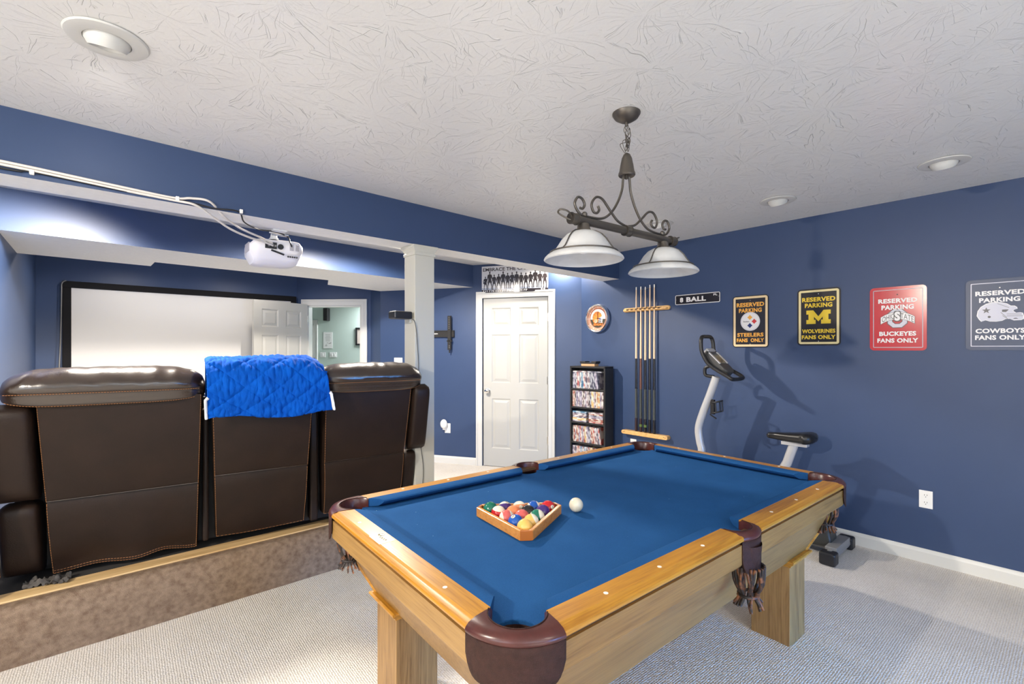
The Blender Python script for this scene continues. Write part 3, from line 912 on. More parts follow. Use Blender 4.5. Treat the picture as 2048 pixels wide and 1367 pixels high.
# ------------------------------------------------------------------ poster above the door
t = thing('poster', 'black and white banner of lined up athletes above the closed door', 'poster', on_door_wall(.796, 2.093, .004), ad)
PW, PH = .82, .318
Mp = [mat('poster_paper', (.74, .74, .76), .13, spec=.7), mat('poster_black', (.025, .02, .022), .13, spec=.7), mat('poster_shade', (.42, .46, .56), .13, spec=.7)]
bow = lambda x: .012 + .010 * math.cos(x / PW * PI) + .003 * math.sin(x * 14)
mb = MB()
def strip(x0, x1, z0, z1, d, mi, n=24):
    for i in range(n):
        a, b = x0 + (x1 - x0) * i / n, x0 + (x1 - x0) * (i + 1) / n
        mb.add([(a, -bow(a) - d, z0), (b, -bow(b) - d, z0), (b, -bow(b) - d, z1), (a, -bow(a) - d, z1)], [(0, 1, 2, 3)], mi)
strip(-PW / 2, PW / 2, 0, PH, 0, 0)
strip(-PW / 2, PW / 2, .0, .036, .0008, 1)
strip(-PW / 2, PW / 2, .036, .058, .0006, 2)
mb.build('sheet', Mp, t)
mb = MB()
vs, fs = text_geo('EMBRACE THE CHALLENGE', .018)
x0 = min(v[0] for v in vs); x1 = max(v[0] for v in vs)
tx = [(-.393 + (x - x0) / (x1 - x0) * .80, .258 + y * .056) for x, y in vs]
mb.add([(x, -bow(x) - .0015, z) for x, z in tx], fs, 0)
rnd = random.Random(3)
def person(cx, z0, h, wide, ball):
    k = h / 1.0
    def q(poly):
        poly = [(x * .80, z) for x, z in poly]
        mb.add([(cx + x * k, -bow(cx + x * k) - .0014, z0 + z * k) for x, z in poly], [tuple(range(len(poly)))], 0)
    q([(.055 * math.cos(a * PI / 5), .93 + .07 * math.sin(a * PI / 5)) for a in range(10)])
    q([(-.03, .80), (.03, .80), (.03, .9), (-.03, .9)])
    q([(-.16, .80), (-.05, .84), (.05, .84), (.16, .80), (.12, .62), (.11, .50), (-.11, .50), (-.12, .62)])
    q([(-.115, .50), (.115, .50), (.14, .36), (.02, .36), (0, .42), (-.02, .36), (-.14, .36)])
    for s in (-1, 1):
        q([(s * .04, .38), (s * .13, .38), (s * (.13 + wide), .18), (s * (.12 + wide), .02), (s * (.16 + wide), 0), (s * (.06 + wide), 0), (s * (.07 + wide), .18)])
        if ball and s < 0:
            q([(s * .15, .80), (s * .11, .72), (s * .22, .58), (s * .26, .60)]); q([(s * .26, .60), (s * .10, .50), (s * .09, .54), (s * .22, .64)])
            q([(s * .16 + .07 * math.cos(a * PI / 5), .50 + .07 * math.sin(a * PI / 5)) for a in range(10)])
        else:
            q([(s * .15, .80), (s * .11, .70), (s * (.17 + wide * .5), .46), (s * (.21 + wide * .5), .48)])
for i in range(14):
    cx = -.362 + i * .0565
    h = .205 + (.02 if i in (1, 4, 7, 11) else 0) + rnd.uniform(-.01, .012) - (.03 if i == 0 else 0)
    person(cx, .040 + rnd.uniform(-.004, .004), h * .92, rnd.choice((0, .03, .05)), i in (0, 6))
mb.build('silhouettes', Mp[1], t)
mb = MB()
x = -.39
while x < .17:     # row of worn pale lettering, unreadable in the photograph
    w = rnd.uniform(.010, .022)
    mb.add([(x, -bow(x) - .0016, .008), (x + w * .45, -bow(x) - .0016, .008), (x + w * .45, -bow(x) - .0016, .03), (x, -bow(x) - .0016, .03)], [(0, 1, 2, 3)], 0)
    if rnd.random() < .6:
        mb.add([(x, -bow(x) - .0017, .024), (x + w, -bow(x) - .0017, .024), (x + w, -bow(x) - .0017, .030), (x, -bow(x) - .0017, .030)], [(0, 1, 2, 3)], 0)
    x += w + rnd.choice((.006, .006, .014))
for cx in (.335, .365):
    mb.add([(cx + .010 * math.cos(a * PI / 6), -bow(cx) - .0017, .026 + .010 * math.sin(a * PI / 6)) for a in range(12)], [tuple(range(12))], 0)
mb.build('lettering', Mp[0], t)

# ------------------------------------------------------------------ signs on the right wall
def emat(name, c, rough=.28): return mat(name, c, rough)
E_ = dict(black=emat('sign_black', (.012, .010, .014)), cream=emat('sign_cream', (.80, .62, .36)), gold=emat('sign_gold', (.85, .42, .06)),
          white=emat('sign_white', (.80, .79, .80)), maize=emat('sign_maize', (.85, .60, .04)), pale=emat('sign_pale_yellow', (.80, .68, .36)),
          navy=emat('sign_navy', (.025, .045, .11), .35), navy2=emat('sign_navy_edge', (.04, .065, .14), .3), red=emat('sign_red', (.55, .018, .035), .18), silver=emat('sign_silver', (.42, .43, .50)),
          steel=emat('sign_lilac_grey', (.58, .58, .68)), blue=emat('sign_blue', (.012, .03, .16)), dred=emat('sign_logo_red', (.62, .04, .04)), dark=emat('sign_dark_ink', (.02, .02, .03)))
def wall_thing(name, label, cat, y, z): return thing(name, label, cat, (4.1485, y, z), rad(-90))
def plate(t, w, h, r, base, border, b_out, b_w, name='plate'):
    mb = MB().prism(rrect(w, h, r), .001, .004, 0, T=UP)
    ring(mb, rrect(w - 2 * b_out, h - 2 * b_out, max(r - b_out, .004)), rrect(w - 2 * (b_out + b_w), h - 2 * (b_out + b_w), max(r - b_out - b_w, .003)), .0045, 1)
    o = mb.build(name, [E_[base], E_[border]], t)
    return o
def nails(t, zs, m='nickel'):
    for z in zs:
        MB().lathe([(.004, .003), (.0035, .006), (0, .0065)], 10, T=Matrix.Translation((0, 0, z)) @ Matrix.Rotation(rad(90), 4, 'X')).build('screw', M[m], t, smooth=50)
def letters(t, col, items, name='lettering'):
    for s, cx, cz, w, h in items:
        mb = MB(); text(mb, s, cx, cz, w, h * .86, .0052, 0, .042, 1.06); mb.build(name, E_[col], t)
t = wall_thing('street_sign', 'narrow black street sign reading 8 BALL right of the cue rack', 'street sign', 2.173, 1.88)
plate(t, .434, .094, .014, 'black', 'white', .001, .006)
letters(t, 'white', [('8', -.151, -.002, .034, .052), ('BALL', -.008, -.002, .19, .052), ('PL', .174, .024, .036, .020)])
for sx0, sz0 in ((.205, .008), (-.205, .002)):
    mb = MB(); disc(mb, sx0, sz0, .004, .0052, 0, 8); mb.build('screw', M['nickel'], t)
# black and gold sign
t = wall_thing('parking_sign', 'black and gold parking sign with a round white emblem of three diamonds', 'sign', 1.70, 1.65)
plate(t, .292, .437, .026, 'black', 'cream', .007, .018)
letters(t, 'gold', [('RESERVED', 0, .142, .224, .042), ('PARKING', 0, .094, .186, .042), ('STEELERS', 0, -.112, .214, .038), ('FANS  ONLY', 0, -.158, .222, .038)])
nails(t, (.176, -.19))
mb = MB(); disc(mb, 0, 0, .079, .0050, 0, 40); ring(mb, [(.075 * math.cos(2 * PI * i / 40), .075 * math.sin(2 * PI * i / 40)) for i in range(40)], [(.071 * math.cos(2 * PI * i / 40), .071 * math.sin(2 * PI * i / 40)) for i in range(40)], .0054, 1)
def astroid(cx, cz, r, mi):
    flat(mb, [(cx + r * math.copysign(abs(math.cos(a)) ** 2.2, math.cos(a)), cz + r * math.copysign(abs(math.sin(a)) ** 2.2, math.sin(a))) for a in [2 * PI * i / 40 for i in range(40)]], .0056, mi)
astroid(-.002, .034, .022, 2); astroid(.033, .0, .022, 3); astroid(-.002, -.034, .022, 4)
text(mb, 'Steelers', -.032, 0, .05, .011, .0056, 5, .02)
mb.build('emblem', [E_['white'], E_['steel'], E_['gold'], E_['dred'], E_['blue'], E_['dark']], t)
# navy and maize sign
t = wall_thing('parking_sign', 'black parking sign with a big yellow block letter M', 'sign', 1.197, 1.663)
plate(t, .290, .434, .026, 'black', 'pale', .010, .016)
letters(t, 'maize', [('RESERVED', 0, .135, .222, .040), ('PARKING', 0, .090, .184, .040), ('WOLVERINES', 0, -.108, .222, .036), ('FANS ONLY', 0, -.154, .226, .036)])
nails(t, (.176, -.186))
mb = MB()
Mpoly = [(-.083, .055), (-.035, .055), (0, .005), (.035, .055), (.083, .055), (.083, .022), (.068, .022), (.068, -.022), (.083, -.022), (.083, -.055), (.018, -.055), (.018, -.022), (.030, -.022), (.030, .002), (0, -.036), (-.030, .002), (-.030, -.022), (-.018, -.022), (-.018, -.055), (-.083, -.055), (-.083, -.022), (-.068, -.022), (-.068, .022), (-.083, .022)]
flat(mb, [(x * .98, z * .95) for x, z in Mpoly], .0052, 0)
mb.build('emblem', E_['maize'], t)
# red sign
t = wall_thing('parking_sign', 'red parking sign with a grey letter O emblem', 'sign', .722, 1.628)
plate(t, .309, .44, .026, 'red', 'silver', .019, .0045)
letters(t, 'white', [('RESERVED', 0, .123, .212, .036), ('PARKING', 0, .078, .176, .038), ('BUCKEYES', 0, -.104, .20, .036), ('FANS ONLY', 0, -.151, .222, .036)])
nails(t, (.165,), 'dark_grey')
mb = MB()
oct_ = lambda rx, rz, c: [(sx * (rx - (c if k else 0)), sz * (rz - (0 if k else c))) for sx, sz, ks in ((1, 1, (0, 1)), (-1, 1, (1, 0)), (-1, -1, (0, 1)), (1, -1, (1, 0))) for k in ks]
def oring(ax, az, ac, bx, bz, bc, d, mi): ring(mb, oct_(ax, az, ac), oct_(bx, bz, bc), d, mi)
oring(.056, .065, .030, .024, .034, .014, .0050, 1)
oring(.052, .061, .028, .028, .038, .016, .0053, 0)
arch = lambda u, v: (u, v + .020 - (u * u) * 4.0)
def band(hh, wv): return [arch(-wv + 2 * wv * i / 20, hh) for i in range(21)] + [arch(wv - 2 * wv * i / 20, -hh) for i in range(21)]
flat(mb, band(.026, .094), .0055, 1)
flat(mb, band(.0235, .0915), .0056, 2)
text(mb, 'OHIO', -.049, -.001, .070, .036, .0058, 1, .0, map2=arch)
text(mb, 'TATE', .052, -.001, .070, .036, .0058, 1, .0, map2=arch)
flat(mb, rrect(.040, .074, .012, 4, 0, .016), .0059, 1)
text(mb, 'S', 0, .016, .032, .064, .0062, 2, .06)
mb.build('emblem', [E_['steel'], E_['dark'], E_['white']], t)
# navy sign with helmet
t = wall_thing('parking_sign', 'navy parking sign with a silver football helmet at the right edge', 'sign', .230, 1.630)
plate(t, .300, .437, .026, 'navy', 'steel', .022, .0045)
letters(t, 'white', [('RESERVED', .0, .132, .214, .034), ('PARKING', -.002, .090, .176, .034), ('COWBOYS', 0, -.100, .212, .034), ('FANS ONLY', 0, -.141, .216, .034)])
nails(t, (.163,))
mb = MB()
shell = [(-.098, -.012), (-.094, .018), (-.080, .044), (-.056, .062), (-.026, .070), (.006, .068), (.034, .058), (.050, .044), (.066, .043), (.076, .034), (.078, .024), (.064, .018), (.060, .012), (.072, .0), (.088, .002), (.100, -.002), (.104, -.020), (.106, -.038), (.092, -.045), (.062, -.046), (.046, -.036), (.028, -.036), (.014, -.046), (-.012, -.050), (-.040, -.048), (-.058, -.040), (-.078, -.048), (-.088, -.034)]
flat(mb, [(x - .003, z + .006) for x, z in shell], .0052, 1)
flat(mb, [(x * .955 - .003, z * .94 + .006) for x, z in shell], .0055, 0)
star = [((.020 if i % 2 == 0 else .008) * math.sin(i * PI / 5) - .058, (.020 if i % 2 == 0 else .008) * math.cos(i * PI / 5) + .026) for i in range(10)]
flat(mb, star, .0058, 2)
flat(mb, [(.010, .028), (.038, .028), (.034, .020), (.026, .012), (.010, .014)], .0058, 2)
disc(mb, -.045, -.014, .007, .0058, 2, 12)
flat(mb, [(.056, -.030), (.078, -.030), (.070, -.025), (.062, -.025)], .0058, 2)
for a, b in (((.004, .012), (.03, -.02)), ((.03, .0), (.09, -.004)), ((.03, -.012), (.098, -.014)), ((.012, -.008), (.034, -.03)), ((-.01, .066), (.04, .038))):
    dx, dz = b[0] - a[0], b[1] - a[1]; L = math.hypot(dx, dz); nx, nz = -dz / L * .0014, dx / L * .0014
    flat(mb, [(a[0] + nx, a[1] + nz), (a[0] - nx, a[1] - nz), (b[0] - nx, b[1] - nz), (b[0] + nx, b[1] + nz)], .0059, 3)
mb.build('emblem', [E_['steel'], E_['white'], E_['dark'], M['mid_grey']], t)

# wall clock
t = wall_thing('wall_clock', 'round chrome wall clock with an orange football helmet face', 'clock', 3.305, 1.752)
RX = Matrix.Rotation(rad(90), 4, 'X')
MB().lathe([(.148, 0), (.156, .012), (.156, .04), (.150, .052), (.142, .055), (.136, .05), (.134, .022)], 48, T=RX, cap=False).build('rim', M['chrome'], t, smooth=40)
Kc = [mat('clock_peach', (.62, .34, .24), .3), mat('clock_dark', (.05, .045, .03), .35), mat('clock_orange', (.85, .25, .05), .3), mat('clock_white', (.78, .76, .78), .3), mat('clock_blue', (.12, .13, .38), .35), mat('clock_rust', (.34, .10, .05), .3)]
mb = MB()
disc(mb, 0, 0, .136, .020, 0, 48); disc(mb, 0, .004, .112, .0205, 5, 40); disc(mb, 0, .0, .104, .021, 3, 40)
flat(mb, [(.103 * math.cos(a), .103 * math.sin(a)) for a in [rad(185 + 170 * i / 24) for i in range(25)]], .0212, 1)
o = mb.build('face', Kc, t)
mb = MB()
hs = [(-.070, -.020), (-.074, .01), (-.066, .040), (-.046, .064), (-.014, .076), (.020, .070), (.046, .050), (.056, .024), (.040, .014), (.020, .008), (.010, -.014), (-.006, -.044), (-.040, -.052), (-.060, -.040)]
flat(mb, hs, .022, 2)
for a, b in (((-.058, .05), (-.02, .02)), ((-.03, .071), (.0, .030)), ((.004, .074), (.014, .036)), ((.036, .058), (.026, .034)), ((-.072, .02), (-.04, .004)), ((-.066, -.02), (-.036, -.018))):
    dx, dz = b[0] - a[0], b[1] - a[1]; L = math.hypot(dx, dz); nx, nz = -dz / L * .005, dx / L * .005
    flat(mb, [(a[0] + nx, a[1] + nz), (a[0] - nx, a[1] - nz), b], .0224, 5)
flat(mb, [(-.044, -.014), (-.012, -.014), (-.012, -.042), (-.040, -.044)], .0226, 3)
flat(mb, [(-.040, -.018), (-.018, -.018), (-.018, -.036), (-.036, -.038)], .0228, 2)
for zz in (.006, -.014, -.034):
    flat(mb, [(.008, zz), (.066, zz - .006), (.066, zz - .014), (.008, zz - .008)], .0226, 3)
flat(mb, [(.056, .008), (.066, .004), (.056, -.05), (.046, -.048)], .0227, 3)
flat(mb, [(.016, .002), (.040, .0), (.038, -.024), (.018, -.024)], .0223, 4)
text(mb, 'BENGALS', .006, -.066, .13, .026, .0228, 2, .03)
mb.build('helmet_emblem', Kc, o)
mb = MB()
for k in range(12):
    a = k * PI / 6
    mb.add([(.117 * math.sin(a) + .004 * math.cos(a), -.0216, .117 * math.cos(a) - .004 * math.sin(a)), (.128 * math.sin(a) + .004 * math.cos(a), -.0216, .128 * math.cos(a) - .004 * math.sin(a)), (.128 * math.sin(a) - .004 * math.cos(a), -.0216, .128 * math.cos(a) + .004 * math.sin(a)), (.117 * math.sin(a) - .004 * math.cos(a), -.0216, .117 * math.cos(a) + .004 * math.sin(a))], [(0, 1, 2, 3)])
mb.build('hour_marks', Kc[3], o)
mb = MB(); mb.box(-.003, .003, -.027, -.026, -.01, .07); mb.box(-.01, .05, -.0285, -.0275, -.003, .003); disc(mb, 0, 0, .006, .029, 0, 12)
mb.build('hands', M['black'], t)

# ------------------------------------------------------------------ cue rack and cues
t = thing('cue_rack', 'two piece oak cue rack on the wall left of the street sign', 'cue rack', (4.1495, 2.705, 0), rad(-90))
def bar_poly(w, h, n=8):
    return rrect(w, h, h * .48, n)
hold = MB().prism(bar_poly(.53, .042), 0, .022, T=Matrix.Translation((0, 0, 1.818)) @ UP)
hold.prism(rrect(.50, .052, .015), .018, .034, T=Matrix(((1, 0, 0, 0), (0, 1, 0, 0), (0, 0, 1, 1.804), (0, 0, 0, 1))) @ Matrix.Translation((0, -.03, -.018)))
o = hold.build('upper_bar', M['rack_oak'], t, bevel=.003)
mb = MB()
for k in range(8):
    mb.box(-.205 + k * .0515, -.205 + k * .0515 + .026, -.0575, -.0222, 1.810, 1.826)
mb.build('cue_notches', M['groove'], o)
mb = MB()
mb.prism(bar_poly(.53, .04), 0, .06, T=Matrix.Translation((0, 0, .565)) @ UP)
mb.build('lower_bar', M['rack_oak'], t, bevel=.004)
mb = MB()
for z, sxx in ((.565, .24), (.565, -.24), (.570, .225), (.570, -.225)): disc(mb, sxx, z, .004, .0605, 0, 10)
mb.build('screws', M['groove'], t)
cue_mats = dict(maple=mat('cue_maple', (.78, .58, .40), .3), black=mat('cue_black', (.012, .012, .016), .25), wrap=noisy('cue_wrap', (.03, .035, .04), (.07, .08, .075), 300, .7), brown=mat('cue_brown', (.13, .055, .04), .3), butt=mat('cue_butt', (.035, .018, .022), .25), tip=mat('cue_ferrule', (.84, .82, .78), .4), green=mat('cue_green', (.10, .16, .03), .4))
cues = [(2.803, 2.045, 'black', 'first cue from the left in the wall rack, black forearm and dark red butt'), (2.749, 2.045, 'brown', 'second cue from the left in the wall rack, brown forearm'),
        (2.697, 2.037, 'black', 'middle cue in the wall rack with a scuffed joint, set slightly lower'), (2.645, 2.052, 'black', 'fourth cue from the left in the wall rack, pinkish shaft'), (2.596, 2.052, 'black', 'rightmost cue in the wall rack, black forearm')]
for i, (y, zt, fm, lab) in enumerate(cues):
    zb = .588
    zj = 1.322 if i != 2 else 1.308
    c = thing('pool_cue', lab, 'pool cue', (4.113, y, zb), 0, 'cues in the wall rack')
    T0 = lambda z: z - zb
    rr = lambda z: .0148 - (.0148 - .0062) * (z - zb) / (zt - zb)
    top_x = .0
    MB().lathe([(rr(zj), T0(zj)), (rr(zt - .03), T0(zt - .03))], 12).build('shaft', cue_mats['maple'], c, smooth=40)
    MB().lathe([(.0062, T0(zt - .03)), (.006, T0(zt - .008)), (.0055, T0(zt - .001)), (.002, T0(zt))], 12).build('tip', cue_mats['tip'], c, smooth=40)
    MB().lathe([(rr(1.015), T0(1.015)), (rr(zj), T0(zj))], 12).build('forearm', cue_mats[fm], c, smooth=40)
    MB().lathe([(rr(.72), T0(.72)), (rr(1.015), T0(1.015))], 12).build('wrap', cue_mats['wrap'], c, smooth=40)
    MB().lathe([(.012, 0), (.0148, .006), (rr(.72), T0(.72))], 12).build('butt', cue_mats['butt' if i < 2 else 'black'], c, smooth=40)
    if i in (1, 2):
        MB().lathe([(.0152, .05), (.0152, .075)], 12).build('ring', cue_mats['green'], c, smooth=40)
tag(MB().tube([(4.128, 2.746, 2.018), (4.128, 2.68, 2.022), (4.128, 2.64, 2.026)], .0022, 6).build('wire_hook', M['nickel'], smooth=50), 'thin wire hook across the tips of the wall cues', 'hook')

# ------------------------------------------------------------------ disc shelf
SH = (3.94, 3.06)
ds, _ = unit((3.887, 3.497), SH)
sh = thing('disc_shelf', 'narrow black shelf unit full of discs in the corner', 'shelf', (3.887, 3.497, 0), math.atan2(ds[1], ds[0]))
SWD, SD, SHH = .44, .165, 1.232
blk = mat('black_laminate', (.016, .016, .018), .45)
MB().box(0, .018, 0, SD, 0, SHH).build('side_panel', blk, sh, bevel=.001)
MB().box(SWD - .018, SWD, 0, SD, 0, SHH).build('side_panel', blk, sh, bevel=.001)
MB().box(0, SWD, 0, SD, SHH - .018, SHH + .001).build('top_panel', blk, sh, bevel=.001)
MB().box(.018, SWD - .018, SD - .006, SD, 0, SHH - .018).build('back_panel', blk, sh)
levels = [.985, .787, .625, .408, .19, .03]
for z in levels: MB().box(.018, SWD - .018, .004, SD - .006, z - .009, z + .009).build('shelf_board', blk, sh, bevel=.001)
spine = []
for i, (a, b) in enumerate((((.62, .60, .60), (.24, .17, .19)), ((.58, .50, .42), (.32, .10, .08)), ((.42, .43, .48), (.09, .09, .13)), ((.45, .10, .09), (.62, .50, .46)), ((.10, .22, .34), (.42, .52, .58)),
                            ((.66, .40, .15), (.74, .68, .55)), ((.09, .08, .08), (.45, .40, .38)), ((.48, .45, .52), (.20, .18, .25)))):
    m = mat('disc_spine', a, .25); tt = NT(m)
    tc = tt.n('ShaderNodeTexCoord'); mp = tt.n('ShaderNodeMapping'); mp.inputs['Scale'].default_value = (1, 1, 1)
    oi = tt.n('ShaderNodeObjectInfo')
    ad_ = tt.n('ShaderNodeVectorMath', operation='ADD'); tt.l(tc.outputs['Object'], ad_.inputs[0]); 
    cb = tt.n('ShaderNodeCombineXYZ'); tt.l(tt.math('MULTIPLY', oi.outputs['Random'], 37), cb.inputs[2]); tt.l(cb.outputs[0], ad_.inputs[1])
    f = tt.noise(ad_.outputs[0], 17, 1, .5)
    tt.color(tt.ramp(f, [(.44, a), (.56, b)]))
    spine.append(m)
SPN = ['white', 'cream', 'silver', 'red', 'blue', 'orange', 'dark', 'lilac']
rnd = random.Random(11)
disc_mesh = []
for i, m in enumerate(spine):
    me = MB().box(-.0068, .0068, 0, .132, 0, .172).build('disc_case', m, bevel=0)
    disc_mesh.append(me.data); bpy.data.objects.remove(me)
Msh = mtx(sh)
ORD = lambda n: ['first', 'second', 'third', 'fourth', 'fifth', 'sixth', 'seventh', 'eighth', 'ninth', 'tenth', 'eleventh', 'twelfth', 'thirteenth', 'fourteenth', 'fifteenth', 'sixteenth', 'seventeenth', 'eighteenth', 'nineteenth', 'twentieth', 'twenty first', 'twenty second', 'twenty third', 'twenty fourth', 'twenty fifth', 'twenty sixth', 'twenty seventh', 'twenty eighth'][n]
def put_disc(ci, x, y, z, tilt, flatdir, label, group, sc=1):
    o = bpy.data.objects.new('disc_case', disc_mesh[ci]); C.objects.link(o)
    L = Matrix.Translation((x, y, z))
    if flatdir: L = L @ Matrix.Rotation(rad(90), 4, 'Y')
    elif tilt: L = L @ Matrix.Rotation(tilt, 4, 'Y')
    Wm = Msh @ L @ Matrix.Diagonal((sc, 1, 1, 1))
    lo, ro, scv = Wm.decompose()
    o.location = lo; o.rotation_euler = ro.to_euler(); o.scale = (sc, 1, 1)
    tag(o, label, 'disc case', group)
weights = [5, 3, 4, 2, 1, 1, 1, 4]
rows = [(.994, 'top', -.0, 20, .10, 'discs on the top shelf row'), (.796, 'second', 0, 26, 0, 'discs on the second shelf row'), (.417, 'fourth', 0, 22, .13, 'discs on the fourth shelf row'), (.199, 'bottom visible', 0, 25, .03, 'discs on the lowest visible shelf row')]
for z, nm, x0, nmax, tl, grp in rows:
    x = .026
    for k in range(nmax):
        ci = rnd.choices(range(8), weights)[0]
        if nm == 'top' and k in (7, 8): ci = 4
        if nm == 'second' and k in (16, 17, 20, 22): ci = 5
        tilt = -tl * (k / nmax) ** 1.2 * 1.6
        h = .172
        xx = x + (.0 if tilt == 0 else 0)
        top = xx + math.sin(-tilt) * 0
        put_disc(ci, xx + .0068 + (h * abs(math.sin(tilt)) if tilt else 0), .012 + rnd.uniform(0, .006), z + .0001 + .0068 * abs(math.sin(tilt)), tilt, False, f'{SPN[ci]} disc case, {ORD(k)} from the left on the {nm} shelf row', grp)
        x += .0142 / max(.9, math.cos(tilt)) + (0.0006)
        if x + .014 + h * abs(math.sin(tl * 1.6)) * .35 > SWD - .022 - (h * abs(math.sin(-tl * (min(k + 1, nmax) / nmax) ** 1.2 * 1.6)) if tl else 0): break
for side, x in (('left', .026), ('right', .232)):
    for k in range(8 if side == 'left' else 8):
        ci = rnd.choices(range(8), weights)[0]
        put_disc(ci, x, .012 + rnd.uniform(0, .004), .6345 + .0069 + k * .0140, 0, True, f'{SPN[ci]} disc case, {ORD(k)} from the bottom in the {side} flat stack', 'discs stacked flat on the third shelf')
for x, z, nm, ci in ((.03, 1.168, 'left end of the top row', 0), (.215, 1.168, 'right half of the top row', 2)):
    put_disc(ci, x, .014, z + .007, 0, True, f'{SPN[ci]} disc case lying flat across the {nm}', 'discs lying on the upright discs')
t = thing('trinket_stand', 'small black and tan stand on top of the disc shelf', 'stand', (*P2(Msh, .20, .085), SHH + .001), math.atan2(ds[1], ds[0]))
MB().box(-.085, .085, -.04, .04, 0, .026).build('base', mat('tan_wood', (.62, .38, .20), .5), t, bevel=.003)
mb = MB().box(-.095, .10, -.045, .045, .026, .04); mb.box(-.10, -.03, -.045, .045, .038, .052); mb.box(.045, .105, -.045, .045, .038, .054)
mb.build('tray', M['black'], t, bevel=.004)

# ------------------------------------------------------------------ recessed lights
def eyeball(name, label, x, y, tilt, rz):
    t = thing(name, label, 'ceiling light', (x, y, CZ), rz, 'recessed ceiling lights')
    MB().lathe([(.105, 0), (.112, -.003), (.108, -.008), (.075, -.014), (.064, -.010), (.062, 0)], 40).build('trim_ring', M['fixture_white'], t, smooth=40)
    T = Matrix.Translation((0, 0, .006)) @ Matrix.Rotation(tilt, 4, 'X')
    MB().lathe([(.062, .02), (.064, .0), (.060, -.02), (.050, -.036), (.046, -.036), (.044, -.022), (.03, -.018), (0, -.016)], 32, T=T).build('eyeball', M['fixture_white'], t, smooth=40)
    return t
eyeball('recessed_light', 'white recessed eyeball light in the ceiling above the sofa side', .023, 2.056, rad(20), 0)
eyeball('recessed_light', 'white recessed eyeball light nearest the right edge of the photo', 3.49, .408, rad(25), rad(-90))
eyeball('recessed_light', 'white recessed eyeball light between the pendant lamp and the sign wall', 3.52, 1.26, rad(25), rad(-90))
eyeball('recessed_light', 'white recessed eyeball light partly hidden behind the pendant lamp', 3.45, 2.135, rad(25), rad(-90))
lamp('recessed_beam', 'SPOT', (.023, 2.10, 2.36), 4, (1, .95, .9), (0, .86, -.16), spot_size=rad(75), spot_blend=1, shadow_soft_size=.03)

# ------------------------------------------------------------------ pendant lamp
pd = thing('billiard_pendant', 'two shade pewter pendant lamp with scrollwork over the pool table', 'pendant lamp', (1.7275, 1.2275, 0), rad(-3.8))
pm = M['pewter']
MB().lathe([(0, 2.402), (.012, 2.402), (.030, 2.407), (.050, 2.420), (.060, 2.436), (.060, 2.44)], 32).lathe([(.006, 2.385), (.008, 2.395), (.006, 2.404)], 10).build('canopy', pm, pd, smooth=40)
ch = MB()
rnd = random.Random(2)
zc = 2.385
for k in range(6):
    T = Matrix.Translation((.006 + .012 * math.sin(k * 2.1), .006 * math.cos(k * 1.7), zc - k * .019)) @ Matrix.Rotation(k * 1.3, 4, 'Z') @ Matrix.Rotation(.35 * math.sin(k * 3), 4, 'X')
    ch.tube([T @ Vector((.007 * math.cos(a), 0, .014 * math.sin(a))) for a in [2 * PI * i / 14 for i in range(14)]], .0016, 6, closed=True)
for k in range(5):
    T = Matrix.Translation((.004 + rnd.uniform(-.022, .024), rnd.uniform(-.012, .012), 2.325 + rnd.uniform(-.03, .03))) @ Matrix.Rotation(rnd.uniform(0, 3), 4, 'Z') @ Matrix.Rotation(rnd.uniform(-.5, .5), 4, 'Y')
    ch.tube([T @ Vector((.007 * math.cos(a), 0, .015 * math.sin(a))) for a in [2 * PI * i / 14 for i in range(14)]], .0016, 6, closed=True)
for k in range(2):
    ch.tube(spline([(.006, 0, 2.40), (.006 + rnd.uniform(-.03, .03), rnd.uniform(-.02, .02), 2.36), (rnd.uniform(-.03, .035), rnd.uniform(-.02, .02), 2.33), (rnd.uniform(-.035, .035), rnd.uniform(-.02, .02), 2.305), (.006, 0, 2.255)], 6), .0014, 6)
ch.build('chain', pm, pd, smooth=60)
MB().lathe([(.006, 2.268), (.014, 2.262), (.022, 2.245), (.028, 2.215), (.032, 2.19), (.036, 2.18), (.0365, 2.173), (.033, 2.168), (.02, 2.172)], 28, c=(.003, 0, 0)).tube([(.0, 0, 2.172), (0, 0, 2.155)], .006, 8).build('bell', pm, pd, smooth=35)
MB().tube([(-.315, 0, 1.932), (.33, 0, 1.930)], .0165, 16).build('bar', pm, pd, smooth=40)
for x in (-.318, .006, .332):
    cr = MB()
    cr.tube([(x - .018, 0, 1.931), (x + .018, 0, 1.931)], .0215, 16)
    cr.tube([(x - .018, 0, 1.931), (x - .012, 0, 1.931)], .0235, 16); cr.tube([(x + .012, 0, 1.931), (x + .018, 0, 1.931)], .0235, 16)
    cr.build('collar', pm, pd, smooth=40)
main = [(.018, 2.168), (.022, 2.15), (.030, 2.10), (.060, 2.04), (.104, 1.988), (.160, 1.958), (.25, 1.952), (.285, 1.957), (.307, 1.977), (.312, 1.997), (.296, 2.020), (.272, 2.018), (.258, 1.998), (.268, 1.980), (.284, 1.980)]
sec = [(.008, 1.951), (.058, 1.965), (.105, 2.0), (.15, 2.037), (.185, 2.042), (.21, 2.022), (.217, 1.999), (.205, 1.977), (.184, 1.977), (.173, 1.992), (.180, 2.006)]
